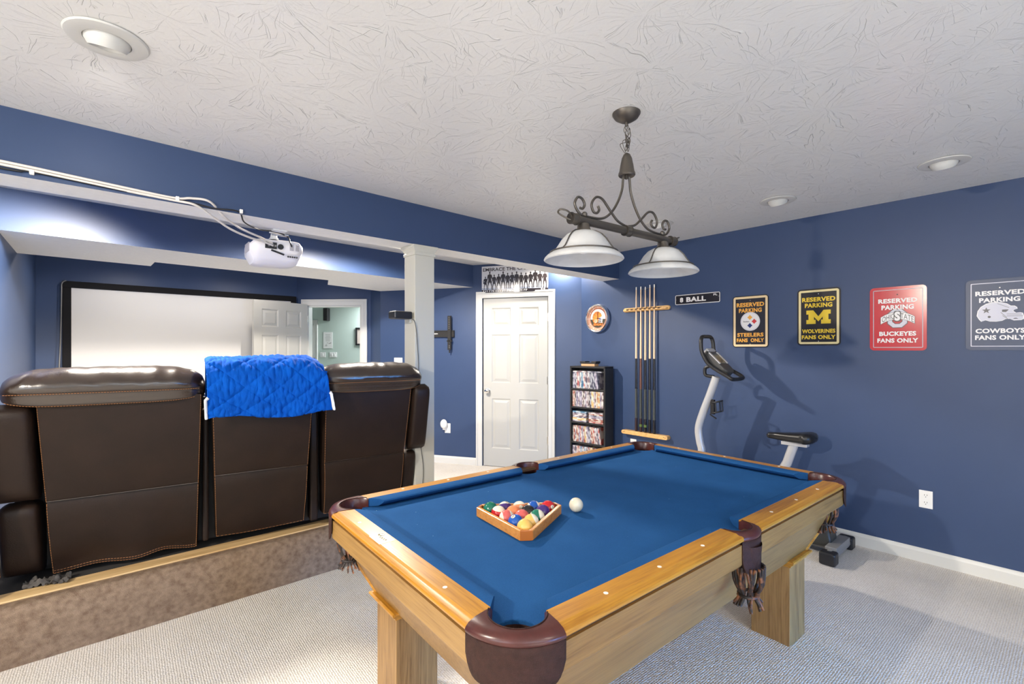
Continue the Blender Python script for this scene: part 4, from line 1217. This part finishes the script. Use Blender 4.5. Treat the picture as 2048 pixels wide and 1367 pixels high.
for s in (-1, 1):
    o = MB().tube([(s * p.x, 0, p.y) for p in spline([(a, b, 0) for a, b in main], 7)], .0052, 8)
    o.sphere((s * .258, 0, 1.958), .0115, 14, 8).build('scroll', pm, pd, smooth=60)
    MB().tube([(s * p.x, 0, p.y) for p in spline([(a, b, 0) for a, b in sec], 7)], .0052, 8).build('scroll', pm, pd, smooth=60)
    e = [(s * .335, .0, 1.925), (s * .36, .012, 1.935), (s * .385, .018, 1.948), (s * .388, .0, 1.956), (s * .365, -.014, 1.950), (s * .335, -.006, 1.938)]
    MB().tube(spline(e, 5, True), .0035, 8, closed=True).build('end_loop', pm, pd, smooth=60)
    x = s * .2635
    MB().lathe([(.014, 1.922), (.024, 1.918), (.026, 1.90), (.032, 1.893), (.034, 1.884)], 20, c=(x, 0, 0)).build('socket', pm, pd, smooth=35)
    outer = [(.030, 1.890), (.048, 1.886), (.070, 1.874), (.089, 1.854), (.103, 1.832), (.115, 1.815), (.130, 1.803), (.146, 1.793), (.156, 1.783), (.159, 1.776), (.156, 1.773)]
    inner = [(r - .005, z - .004) for r, z in reversed(outer[:-1])]
    sh_ = MB().lathe(outer + inner, 56, c=(x, 0, 0)).build('shade', M['alabaster'], pd, smooth=50)
    cg = MB()
    cg.tube([(x + .134 * math.cos(a), .134 * math.sin(a), 1.8045) for a in [2 * PI * i / 48 for i in range(48)]], .0028, 6, closed=True)
    for k in range(3):
        a = rad(-172 + k * 120)
        cg.tube([(x + (r + .003) * math.cos(a), (r + .003) * math.sin(a), z + .002) for r, z in outer[:7]], .0026, 6)
    cg.build('cage', pm, sh_, smooth=60)
    MB().sphere((x, 0, 1.835), (.028, .028, .038), 16, 10).lathe([(.013, 1.86), (.013, 1.888)], 12, c=(x, 0, 0)).build('bulb', M['white'], pd, smooth=60)

# ------------------------------------------------------------------ pool table
TL, TW, TH = 2.155, 1.262, .79
PT = (1.735, 1.3215)
pt = thing('pool_table', 'oak pool table with blue felt and maroon leather pockets', 'pool table', (*PT, 0), rad(-2.3))
hl, hw = TL / 2, TW / 2
ZC = .755
def side_map(side):
    if side == 'near': return lambda a, o: (-hl + a, -hw + o)
    if side == 'far': return lambda a, o: (-hl + a, hw - o)
    if side == 'left': return lambda a, o: (-hl + o, -hw + a)
    return lambda a, o: (hl - o, -hw + a)
def sweep(mb, f, prof, e0, e1, nseg=1):
    n = len(prof)
    vs = []
    for k in range(nseg + 1):
        q = k / nseg
        for o, z in prof:
            a = e0(o) * (1 - q) + e1(o) * q
            vs.append((*f(a, o), z))
    fs = [(k * n + i, k * n + (i + 1) % n, (k + 1) * n + (i + 1) % n, (k + 1) * n + i) for k in range(nseg) for i in range(n)]
    fs += [tuple(range(n)), tuple(nseg * n + i for i in reversed(range(n)))]
    mb.add(vs, fs)
rail_prof = [(.082, TH), (.026, TH), (.022, TH - .002), (.017, TH - .0045), (.008, TH - .005), (.002, TH - .008), (0, TH - .014), (.001, TH - .020), (.006, TH - .024), (.012, TH - .026), (.082, TH - .03)]
cush_prof = [(.082, TH + .0005), (.10, TH + .001), (.118, TH - .001), (.128, TH - .006), (.130, TH - .011), (.126, TH - .018), (.112, TH - .030), (.082, TH - .033)]
def lin(o0, a0, o1, a1): return lambda o: a0 + (a1 - a0) * (o - o0) / (o1 - o0)
cr_w = lin(0, .158, .082, .178); cr_c = lin(.082, .178, .13, .226)
for sd in ('near', 'far', 'left', 'right'):
    f = side_map(sd)
    long = sd in ('near', 'far')
    Lh = TL if long else TW
    wm = M['rail_x'] if long else M['rail_y']
    mid_w = lambda o: Lh / 2 - .066; mid_c = lin(.082, Lh / 2 - .064, .13, Lh / 2 - .092)
    segs = [(cr_w, mid_w, cr_c, mid_c), (lambda o: Lh - mid_w(o), lambda o: Lh - cr_w(o), lambda o: Lh - mid_c(o), lambda o: Lh - cr_c(o))] if long else [(cr_w, lambda o: Lh - cr_w(o), cr_c, lambda o: Lh - cr_c(o))]
    for w0, w1, c0, c1 in segs:
        mb = MB(); sweep(mb, f, rail_prof, w0, w1); r_ = mb.build('rail', wm, pt, smooth=25)
        mb = MB(); sweep(mb, f, cush_prof, c0, c1); mb.build('cushion', M['felt'], pt, smooth=35)
        a0, a1 = w0(.04), w1(.04)
        pos = [a0 + (a1 - a0) * q for q in (.22, .5, .78)] if long else [hw - .30, hw + .30]
        if sd == 'right': pos = [hw - .30, hw, hw + .30]
        for a in pos:
            x, y = f(a, .045)
            MB().lathe([(.0065, TH), (.0065, TH + .0006), (0, TH + .0007)], 14, c=(x, y, 0)).build('sight', M['bone'], r_)
    # apron with dark groove above it
    am = M['oak_x'] if long else M['oak_y']
    ap = [(.006, .756), (.006, .690), (.010, .683), (.030, .668), (.045, .668), (.045, .756)]
    e0 = lambda o: .150; e1 = lambda o: Lh - .150
    if long:
        for x0, x1 in ((.150, Lh / 2 - .07), (Lh / 2 + .07, Lh - .150)):
            mb = MB(); sweep(mb, f, ap, lambda o: x0, lambda o: x1); mb.build('apron', am, pt, smooth=25)
    else:
        mb = MB(); sweep(mb, f, ap, e0, e1); mb.build('apron', am, pt, smooth=25)
    mb = MB(); sweep(mb, f, [(.014, .766), (.014, .755), (.06, .755), (.06, .766)], e0, e1); mb.build('groove_strip', M['groove'], pt)
# bed: rectangle with pocket bites
poly = []
def arc(cx, cy, r, a0, a1, n=8): return [(cx + r * math.cos(rad(a0 + (a1 - a0) * i / n)), cy + r * math.sin(rad(a0 + (a1 - a0) * i / n))) for i in range(n + 1)]
O_ = .075
c_ = .100; r_ = .058
poly += arc(-hl + c_, -hw + c_, r_, 115, -25)
poly += arc(0, -hw + .055, .056, 160, 20)
poly += arc(hl - c_, -hw + c_, r_, 205, 65)
poly += arc(hl - c_, hw - c_, r_, 295, 155)
poly += arc(0, hw - .055, .056, 340, 200)
poly += arc(-hl + c_, hw - c_, r_, 25, -115)
MB().prism(poly, .712, ZC).build('bed_cloth', M['felt'], pt, bevel=.003)
# tapered cabinet below the aprons
bx0, bx1, by0, by1 = -.885, .945, -.455, .49
t0 = [(-hl + .055, -hw + .045), (hl - .055, -hw + .045), (hl - .055, hw - .045), (-hl + .055, hw - .045)]
b0 = [(bx0 - .0, by0), (bx1, by0), (bx1, by1), (bx0, by1)]
mb = MB()
vs = [(x, y, .676) for x, y in t0] + [(x, y, .41) for x, y in b0]
mb.add(vs, [(0, 1, 5, 4), (1, 2, 6, 5), (2, 3, 7, 6), (3, 0, 4, 7), (4, 5, 6, 7)])
mb.build('cabinet', M['oak_x'], pt)
for (x, y), (x2, y2) in zip(t0, b0):
    MB().tube([(x, y, .676), (x2, y2, .41)], .008, 6).build('corner_trim', M['rail_y'], pt, smooth=40)
for sx_ in (0, 1):
    for sy in (0, 1):
        x0 = bx0 if sx_ == 0 else bx1 - .18; y0 = by0 if sy == 0 else by1 - .18
        lg = MB().box(x0, x0 + .18, y0, y0 + .18, 0, .412).build('leg', M['oak_z'], pt, bevel=.002)
        prof = [(-.002, .375), (.006, .380), (.008, .388), (.014, .394), (.022, .402), (.026, .408), (.026, .414), (.020, .418), (-.002, .419)]
        mb = MB()
        vs = []
        for e, z in prof:
            vs += [(x0 - e, y0 - e, z), (x0 + .18 + e, y0 - e, z), (x0 + .18 + e, y0 + .18 + e, z), (x0 - e, y0 + .18 + e, z)]
        k = len(prof)
        mb.add(vs, [(j * 4 + i, j * 4 + (i + 1) % 4, j * 4 + 4 + (i + 1) % 4, j * 4 + 4 + i) for j in range(k - 1) for i in range(4)])
        mb.build('leg_cap', M['rail_y'], lg)
# pockets
def lerp2(a, b, t): return (a[0] + (b[0] - a[0]) * t, a[1] + (b[1] - a[1]) * t)
def pocket(fm, I, O, rz_sh, fr_off):
    n = len(I)
    sec = [(0, TH - .052), (0, TH - .006), (.10, TH + .001), (.25, TH + .002), (.62, TH + .0015), (.86, TH - .003), (.97, TH - .010), (1.0, TH - .016), (.98, TH - .021), (.90, TH - .024)]
    mb = MB()
    vs = []
    for t_, z in sec:
        for a, b in zip(I, O):
            p = lerp2(a, b, t_); vs.append((*fm(*p), z))
    mb.add(vs, [(j * n + i, j * n + i + 1, (j + 1) * n + i + 1, (j + 1) * n + i) for j in range(len(sec) - 1) for i in range(n - 1)])
    for e in (0, n - 1): mb.add([vs[j * n + e] for j in range(len(sec))], [tuple(range(len(sec)))])
    pk = mb.build('pocket', M['maroon'], pt, smooth=45)
    # bead line on top
    mb = MB().tube([(*fm(*lerp2(a, b, .14)), TH + .0022) for a, b in zip(I, O)], .0016, 6)
    mb.tube([(*fm(*lerp2(a, b, .92)), TH - .0225) for a, b in zip(I, O)], .002, 6)
    mb.build('piping', M['shield'], pk, smooth=60)
    # shield and cup
    mb = MB()
    vs = []
    rows_ = 8
    for j in range(rows_):
        for i, (a, b) in enumerate(zip(I, O)):
            u = abs(2 * i / (n - 1) - 1)
            zb = rz_sh + .05 * u ** 8
            z = (TH - .022) * (1 - j / (rows_ - 1)) + zb * j / (rows_ - 1)
            p = lerp2(a, b, .955); vs.append((*fm(*p), z))
    mb.add(vs, [(j * n + i, j * n + i + 1, (j + 1) * n + i + 1, (j + 1) * n + i) for j in range(rows_ - 1) for i in range(n - 1)])
    mb.build('shield', M['shield'], pk, smooth=60, solid=.004)
    cx = sum(p[0] for p in I) / n; cy = sum(p[1] for p in I) / n
    C0 = fm(cx, cy)
    mb = MB()
    k = 20
    cup = [(.062, TH - .045), (.058, .70), (.05, .66), (.03, .645), (0, .642)]
    mb.lathe(cup, 20, c=(C0[0], C0[1], 0), cap=False)
    mb.build('cup', M['shield'], pk, smooth=60)
    mb = MB()
    rr_ = random.Random(int(cx * 1000) + n + int(C0[0] * 50) + int(C0[1] * 70))
    fx_, fy_ = fm(cx + fr_off[0], cy + fr_off[1])
    for q in range(22):
        a = 2 * PI * q / 22
        p0 = Vector((fx_ + .05 * math.cos(a), fy_ + .05 * math.sin(a), .672))
        w = rr_.uniform(-.25, .25)
        p1 = Vector((fx_ + .046 * math.cos(a + w), fy_ + .046 * math.sin(a + w), .61))
        p2 = Vector((fx_ + .028 * math.cos(a + 2 * w), fy_ + .028 * math.sin(a + 2 * w), .565))
        p3 = Vector((fx_ + .045 * math.cos(a + w), fy_ + .045 * math.sin(a + w), .53 + rr_.uniform(-.012, .012)))
        mb.tube(spline([p0, p1, p2, p3], 3), .0058, 5, flat=.5)
    mb.tube([(fx_ + .031 * math.cos(2 * PI * i / 16), fy_ + .031 * math.sin(2 * PI * i / 16), .565) for i in range(16)], .006, 6, closed=True)
    mb.build('fringe', M['fringe'], pk, smooth=60)
    return pk
N_ = 31
cI = [(.119 + .066 * math.cos(rad(120 + 210 * i / (N_ - 1))), .119 + .066 * math.sin(rad(120 + 210 * i / (N_ - 1)))) for i in range(N_)]
cO = [(.164 + .168 * math.cos(rad(181 + 88 * i / (N_ - 1))), .164 + .168 * math.sin(rad(181 + 88 * i / (N_ - 1)))) for i in range(N_)]
for sx_ in (-1, 1):
    for sy in (-1, 1):
        pocket(lambda a, b, sx_=sx_, sy=sy: (sx_ * (hl - a), sy * (hw - b)), cI, cO, .672, (.0, .0))
mI = [(.064 * math.cos(PI + PI * i / (N_ - 1)), .068 + .052 * math.sin(PI + PI * i / (N_ - 1))) for i in range(N_)]
mO = [(-.070 + .14 * i / (N_ - 1), .002 - .016 * math.sin(PI * i / (N_ - 1))) for i in range(N_)]
mI[0] = (-.066, .082); mI[-1] = (.066, .082)
for sy in (-1, 1):
    pocket(lambda a, b, sy=sy: (a, sy * (hw - b)), mI, mO, .655, (0, -.02))
# name plate on the left rail
mb = MB().box(-hl + .022, -hl + .075, -.02 + .09, .065 + .09, TH - .0002, TH + .0009)
nm_ = mb.build('name_plate', M['plate'], pt)
mb = MB()
zq = TH + .0015
mb.tube([(-hl + .05 + .006 * math.sin(k * 1.9), .148 - k * .0042, zq) for k in range(17)], .0007, 4)
mb.tube(spline([(-hl + .05, .15, zq), (-hl + .065, .146, zq), (-hl + .069, .135, zq), (-hl + .06, .128, zq), (-hl + .052, .14, zq)], 5), .0008, 4)
for k in range(2): mb.tube([(-hl + .037 - k * .005, .14, zq), (-hl + .037 - k * .005, .095, zq)], .0005, 4)
mb.build('script', M['plate_ink'], nm_)

# ------------------------------------------------------------------ balls and triangle
RB = .0286
A0, Lf, Rt = Vector((1.129, 1.222)), Vector((1.144, 1.520)), Vector((1.406, 1.321))
cen = (A0 + Lf + Rt) / 3
ap_dir = (A0 - cen).normalized()
ang0 = math.atan2(ap_dir.y, ap_dir.x)
tri = thing('ball_rack', 'triangular wooden ball rack around the balls on the felt', 'ball rack', (cen.x, cen.y, ZC + .0005), ang0)
ri = RB * 2 * 4 / math.sqrt(3) + RB * 2 + .003      # inner circumradius
def tri_poly(R, cut):
    out = []
    for k in range(3):
        a = 2 * PI * k / 3
        c = Vector((R * math.cos(a), R * math.sin(a)))
        for d in (-1, 1):
            b = a + d * 2 * PI / 3
            q = (Vector((R * math.cos(b), R * math.sin(b))) - c).normalized()
            out.append(c + q * cut)
    return out
inn = tri_poly(ri, .022); out = tri_poly(ri + .032, .046)
n = 6
HT = .036
for k in range(3):
    i0, i1 = k * 2 + 1, (k * 2 + 2) % 6
    q = [out[i0], out[i1], inn[i1], inn[i0]]
    MB().prism(q, 0, HT).build('side_rail', M['tri_wood'], tri, bevel=.003)
for k in range(3):
    i0, i1 = k * 2, k * 2 + 1
    q = [out[i0], out[i1], inn[i1], inn[i0]]
    MB().prism(q, 0, HT).build('corner_block', mat('corner_block_wood', (.42, .13, .025), .3), tri, bevel=.002)
ivory = mat('ball_ivory', (.80, .74, .58), .08)
BC = dict(yellow=(.80, .48, .12), blue=(.012, .09, .42), red=(.52, .02, .025), purple=(.055, .022, .16), orange=(.80, .25, .10), green=(.01, .15, .095), maroon=(.45, .015, .02), black=(.012, .012, .012), coral=(.62, .12, .11))
bm_ = {k: mat('ball_' + k, v, .08) for k, v in BC.items()}
ink = mat('ball_ink', (.02, .02, .02), .2)
def ball(loc, col, stripe, num, spot, axis, label, group='racked pool balls'):
    t = thing('pool_ball', label, 'pool ball', loc, 0, group)
    q = Vector(axis).normalized().to_track_quat('Z', 'X').to_matrix().to_4x4()
    mats_ = [bm_[col], ivory]
    mb = MB()
    if stripe:
        mb.sphere((0, 0, 0), RB, 32, 24, T=q, fn=lambda p: 1 if abs(p.z) > RB * .52 else 0)
    else:
        mb.sphere((0, 0, 0), RB, 32, 20)
    o = mb.build('body', mats_, t, smooth=180)
    if spot:
        d = Vector(spot).normalized()
        sq = d.to_track_quat('Z', 'Y').to_matrix().to_4x4()
        r = .0085
        mb = MB()
        pr = [(r * k / 4, math.sqrt(RB * RB - (r * k / 4) ** 2) + .0003) for k in range(5)]
        mb.lathe(pr[::-1], 18, T=sq)
        s_ = mb.build('number_spot', ivory, t, smooth=180)
        if num:
            vs, fs = text_geo(num, .02)
            x0 = min(v[0] for v in vs); x1 = max(v[0] for v in vs); y0 = min(v[1] for v in vs); y1 = max(v[1] for v in vs)
            w = min(.009, .0095 * (x1 - x0) / (y1 - y0))
            mb = MB().add([sq @ Vector((((x - x0) / (x1 - x0) - .5) * w, ((y - y0) / (y1 - y0) - .5) * .0095, RB + .0004)) for x, y in vs], fs)
            mb.build('number', ink, s_)
    return t
# rows from the apex; within a row from the left side of the photo to the right
lay = [[('yellow', 0, '1', (.3, .4, .9), 'plain yellow ball at the near tip of the rack')],
       [('blue', 0, '2', (-.45, -.05, .85), 'plain blue ball with a number spot behind the rack tip, left'), ('yellow', 1, '', None, 'yellow striped ball behind the rack tip, right')],
       [('coral', 1, '', None, 'half pink half ivory striped ball at the left side of the third row'), ('coral', 0, '', None, 'plain coral red ball in the middle of the third row'), ('green', 1, '', None, 'green striped ball at the right side of the third row')],
       [('maroon', 1, '', None, 'dark red striped ball at the left side of the fourth row'), ('orange', 0, '', None, 'plain orange ball second from the left in the fourth row'), ('black', 0, '8', (.3, .5, .8), 'black ball inside the rack'), ('purple', 0, '', None, 'plain purple ball at the right side of the fourth row')],
       [('green', 0, '', None, 'plain green ball at the far left corner of the rack'), ('purple', 1, '12', (.1, -.25, .9), 'purple striped ball with a number spot beside the green corner ball'), ('orange', 1, '13', (-.35, -.75, .45), 'orange striped ball in the middle of the far row'), ('blue', 1, '', None, 'blue striped ball left of the far right corner ball'), ('red', 0, '3', (-.05, -.95, .35), 'plain red ball at the far right corner of the rack')]]
axes = {(1, 1): (.7, -.5, .5), (2, 0): (.85, -.5, .15), (2, 2): (.6, -.7, .3), (3, 0): (.1, -.1, 1), (4, 1): (.3, .5, .85), (4, 2): (.2, .3, .9), (4, 3): (.8, -.4, .2)}
left_dir = (Lf - Rt).normalized()
step = RB * 2 * math.sqrt(3) / 2 + .0002
ap0 = cen + ap_dir * (RB * 2 * 4 / math.sqrt(3))
for r, row in enumerate(lay):
    for k, (col, st, num, spot, lab) in enumerate(row):
        p = ap0 - ap_dir * step * r + left_dir * (RB * 2 + .0003) * (r / 2 - k)
        ball((p.x, p.y, ZC + RB + .0003), col, st, num, spot, axes.get((r, k), (0, 0, 1)), lab)
t = thing('pool_ball', 'ivory cue ball on the felt right of the rack', 'pool ball', (1.470, 1.289, ZC + RB + .0003))
MB().sphere((0, 0, 0), RB, 32, 20).build('body', mat('cue_ball_ivory', (.70, .64, .50), .08), t, smooth=180)

# ------------------------------------------------------------------ exercise bike
bk = thing('exercise_bike', 'silver and black exercise bike between the pool table and the sign wall', 'exercise bike', (3.83, 1.4, 0))
def B(y, z, x=0): return (x, y - 1.4, z)
MB().tube(spline([B(2.02, .30), B(2.0, .45), B(1.965, .56), B(1.982, .64), B(1.992, .75), B(1.955, .88), B(1.893, 1.04), B(1.84, 1.19)], 6), .031, 16, flat=1.0).build('front_post', M['silver'], bk, smooth=60)
MB().box(-.04, .04, -.42, .62, .035, .085).build('base_rail', M['mid_grey'], bk, bevel=.012)
for y, nm, xa, xb in ((-.41, 'rear_stabilizer', -.24, .24), (.64, 'front_stabilizer', -.22, .22)):
    s = MB().tube([(xa + .05, y, .052), (xb - .05, y, .052)], .036, 14).box(xa + .09, xb - .09, y - .035, y + .035, .045, .098).build(nm, M['mid_grey'], bk, smooth=40, bevel=.004)
    for x in (xa, xb):
        MB().box(min(x, x + (.085 if x < 0 else -.085)), max(x, x + (.085 if x < 0 else -.085)), y - .048, y + .048, .001, .085).build('end_cap', M['black'], s, bevel=.014, seg=3)
hp = spline([B(1.06, .06), B(1.02, .16), B(1.06, .27), B(1.25, .40), B(1.5, .50), B(1.8, .52), B(2.02, .45), B(2.1, .3), B(2.06, .12), B(1.9, .07), B(1.5, .06)], 5, True)
mb = MB().prism([(p.y, p.z) for p in hp], -.075, .075, T=Matrix(((0, 0, 1, 0), (1, 0, 0, 0), (0, 1, 0, 0), (0, 0, 0, 1))))
mb.build('housing', mat('charcoal_housing', (.035, .036, .034), .4), bk, bevel=.02, seg=3)
for s in (-1, 1):
    mb = MB().tube([(s * .08, .25, .28), (s * .105, .25 + s * .05, .28 - .15 * s)], .012, 8).box(s * .11 - .0 if s > 0 else -.21, .21 if s > 0 else -.11, .25 + s * .05 - .05, .25 + s * .05 + .05, .28 - .15 * s - .012, .28 - .15 * s + .012)
    mb.build('pedal', M['black'], bk, smooth=40, bevel=.003)
MB().tube([B(1.36, .48), B(1.308, .58), B(1.262, .725)], .027, 14, flat=1.2).build('seat_post', M['silver'], bk, smooth=60)
MB().box(-.03, .03, -.23, -.06, .715, .74).build('seat_slide', M['silver'], bk, bevel=.004)
def seat(u, v):
    y = 1.452 - .34 * v
    w = .028 + .085 * (max(0, (v - .18) / .82) ** 1.1) if v < .8 else .105
    e = math.sqrt(max(0, 1 - max(0, (v - .80) / .2) ** 2)) if v > .8 else (min(1, v / .05) ** .5 if v < .05 else 1)
    a = 2 * PI * u
    ex = lambda c, p=.7: math.copysign(abs(c) ** p, c)
    zc_ = .768 + .018 * v ** 2
    th = (.020 + .028 * v)
    return B(y, zc_ + ex(math.sin(a)) * th * max(e, .05), ex(math.cos(a)) * w * max(e, .05))
MB().grid(seat, 28, 26, cu=True).build('seat', mat('seat_vinyl', (.012, .012, .013), .3), bk, smooth=70)
# handlebar: one bent closed tube, upright loop in front, crossbar at the rear
side = [(1.915, 1.40), (1.885, 1.335), (1.85, 1.29), (1.79, 1.25), (1.73, 1.218), (1.69, 1.195)]
loop = [B(y, z, -.098) for y, z in side] + [B(1.672, 1.181, -.085), B(1.668, 1.178, 0), B(1.664, 1.184, .085)] + [B(y - .006, z + .006, .10) for y, z in reversed(side)]
loop += [B(1.915, 1.47, .097), B(1.922, 1.505, .088), B(1.926, 1.52, .065), B(1.927, 1.521, 0), B(1.926, 1.518, -.065), B(1.923, 1.50, -.09), B(1.922, 1.47, -.098)]
MB().tube(spline(loop, 5, True), .0155, 12, closed=True).build('handlebar', M['black'], bk, smooth=60)
Tc = Matrix.Translation(Vector(B(1.825, 1.305))) @ Matrix.Rotation(rad(44), 4, 'X')
MB().prism(rrect(.155, .27, .06, 6), -.032, .030, T=Tc).build('console', M['dark_grey'], bk, bevel=.012, seg=3)
MB().prism(rrect(.10, .11, .02, 4, 0, .02), .029, .033, T=Tc).build('display', mat('lcd', (.10, .11, .10), .15), bk)
mb = MB()
for x in (-.076, .052): mb.box(x, x + .022, -.04, .09, .026, .036, T=Tc)
mb.box(-.06, .06, .10, .132, .0, .038, T=Tc)
mb.build('console_trim', M['silver'], bk, bevel=.004)
MB().tube(spline([B(1.90, 1.275), B(1.935, 1.255), B(1.93, 1.20), B(1.86, 1.19)], 5), .014, 10).build('rear_hook', M['black'], bk, smooth=60)
cg = MB()
for z, r in ((.985, .038), (.90, .038)):
    cg.tube([B(1.83 + r * math.cos(a), z - .3 * r * math.cos(a), r * math.sin(a)) for a in [2 * PI * i / 18 for i in range(18)]], .006, 6, closed=True)
for a in (0, 1.6, 3.14, 4.7):
    cg.tube([B(1.83 + .038 * math.cos(a), .985 - .011 * math.cos(a), .038 * math.sin(a)), B(1.825 + .038 * math.cos(a), .90 - .011 * math.cos(a), .038 * math.sin(a))], .006, 6)
cg.tube([B(1.895, .875), B(1.84, .845)], .006, 6).box(-.012, .012, .455, .485, .88, 1.0)
cg.build('bottle_cage', M['black'], bk, smooth=60)
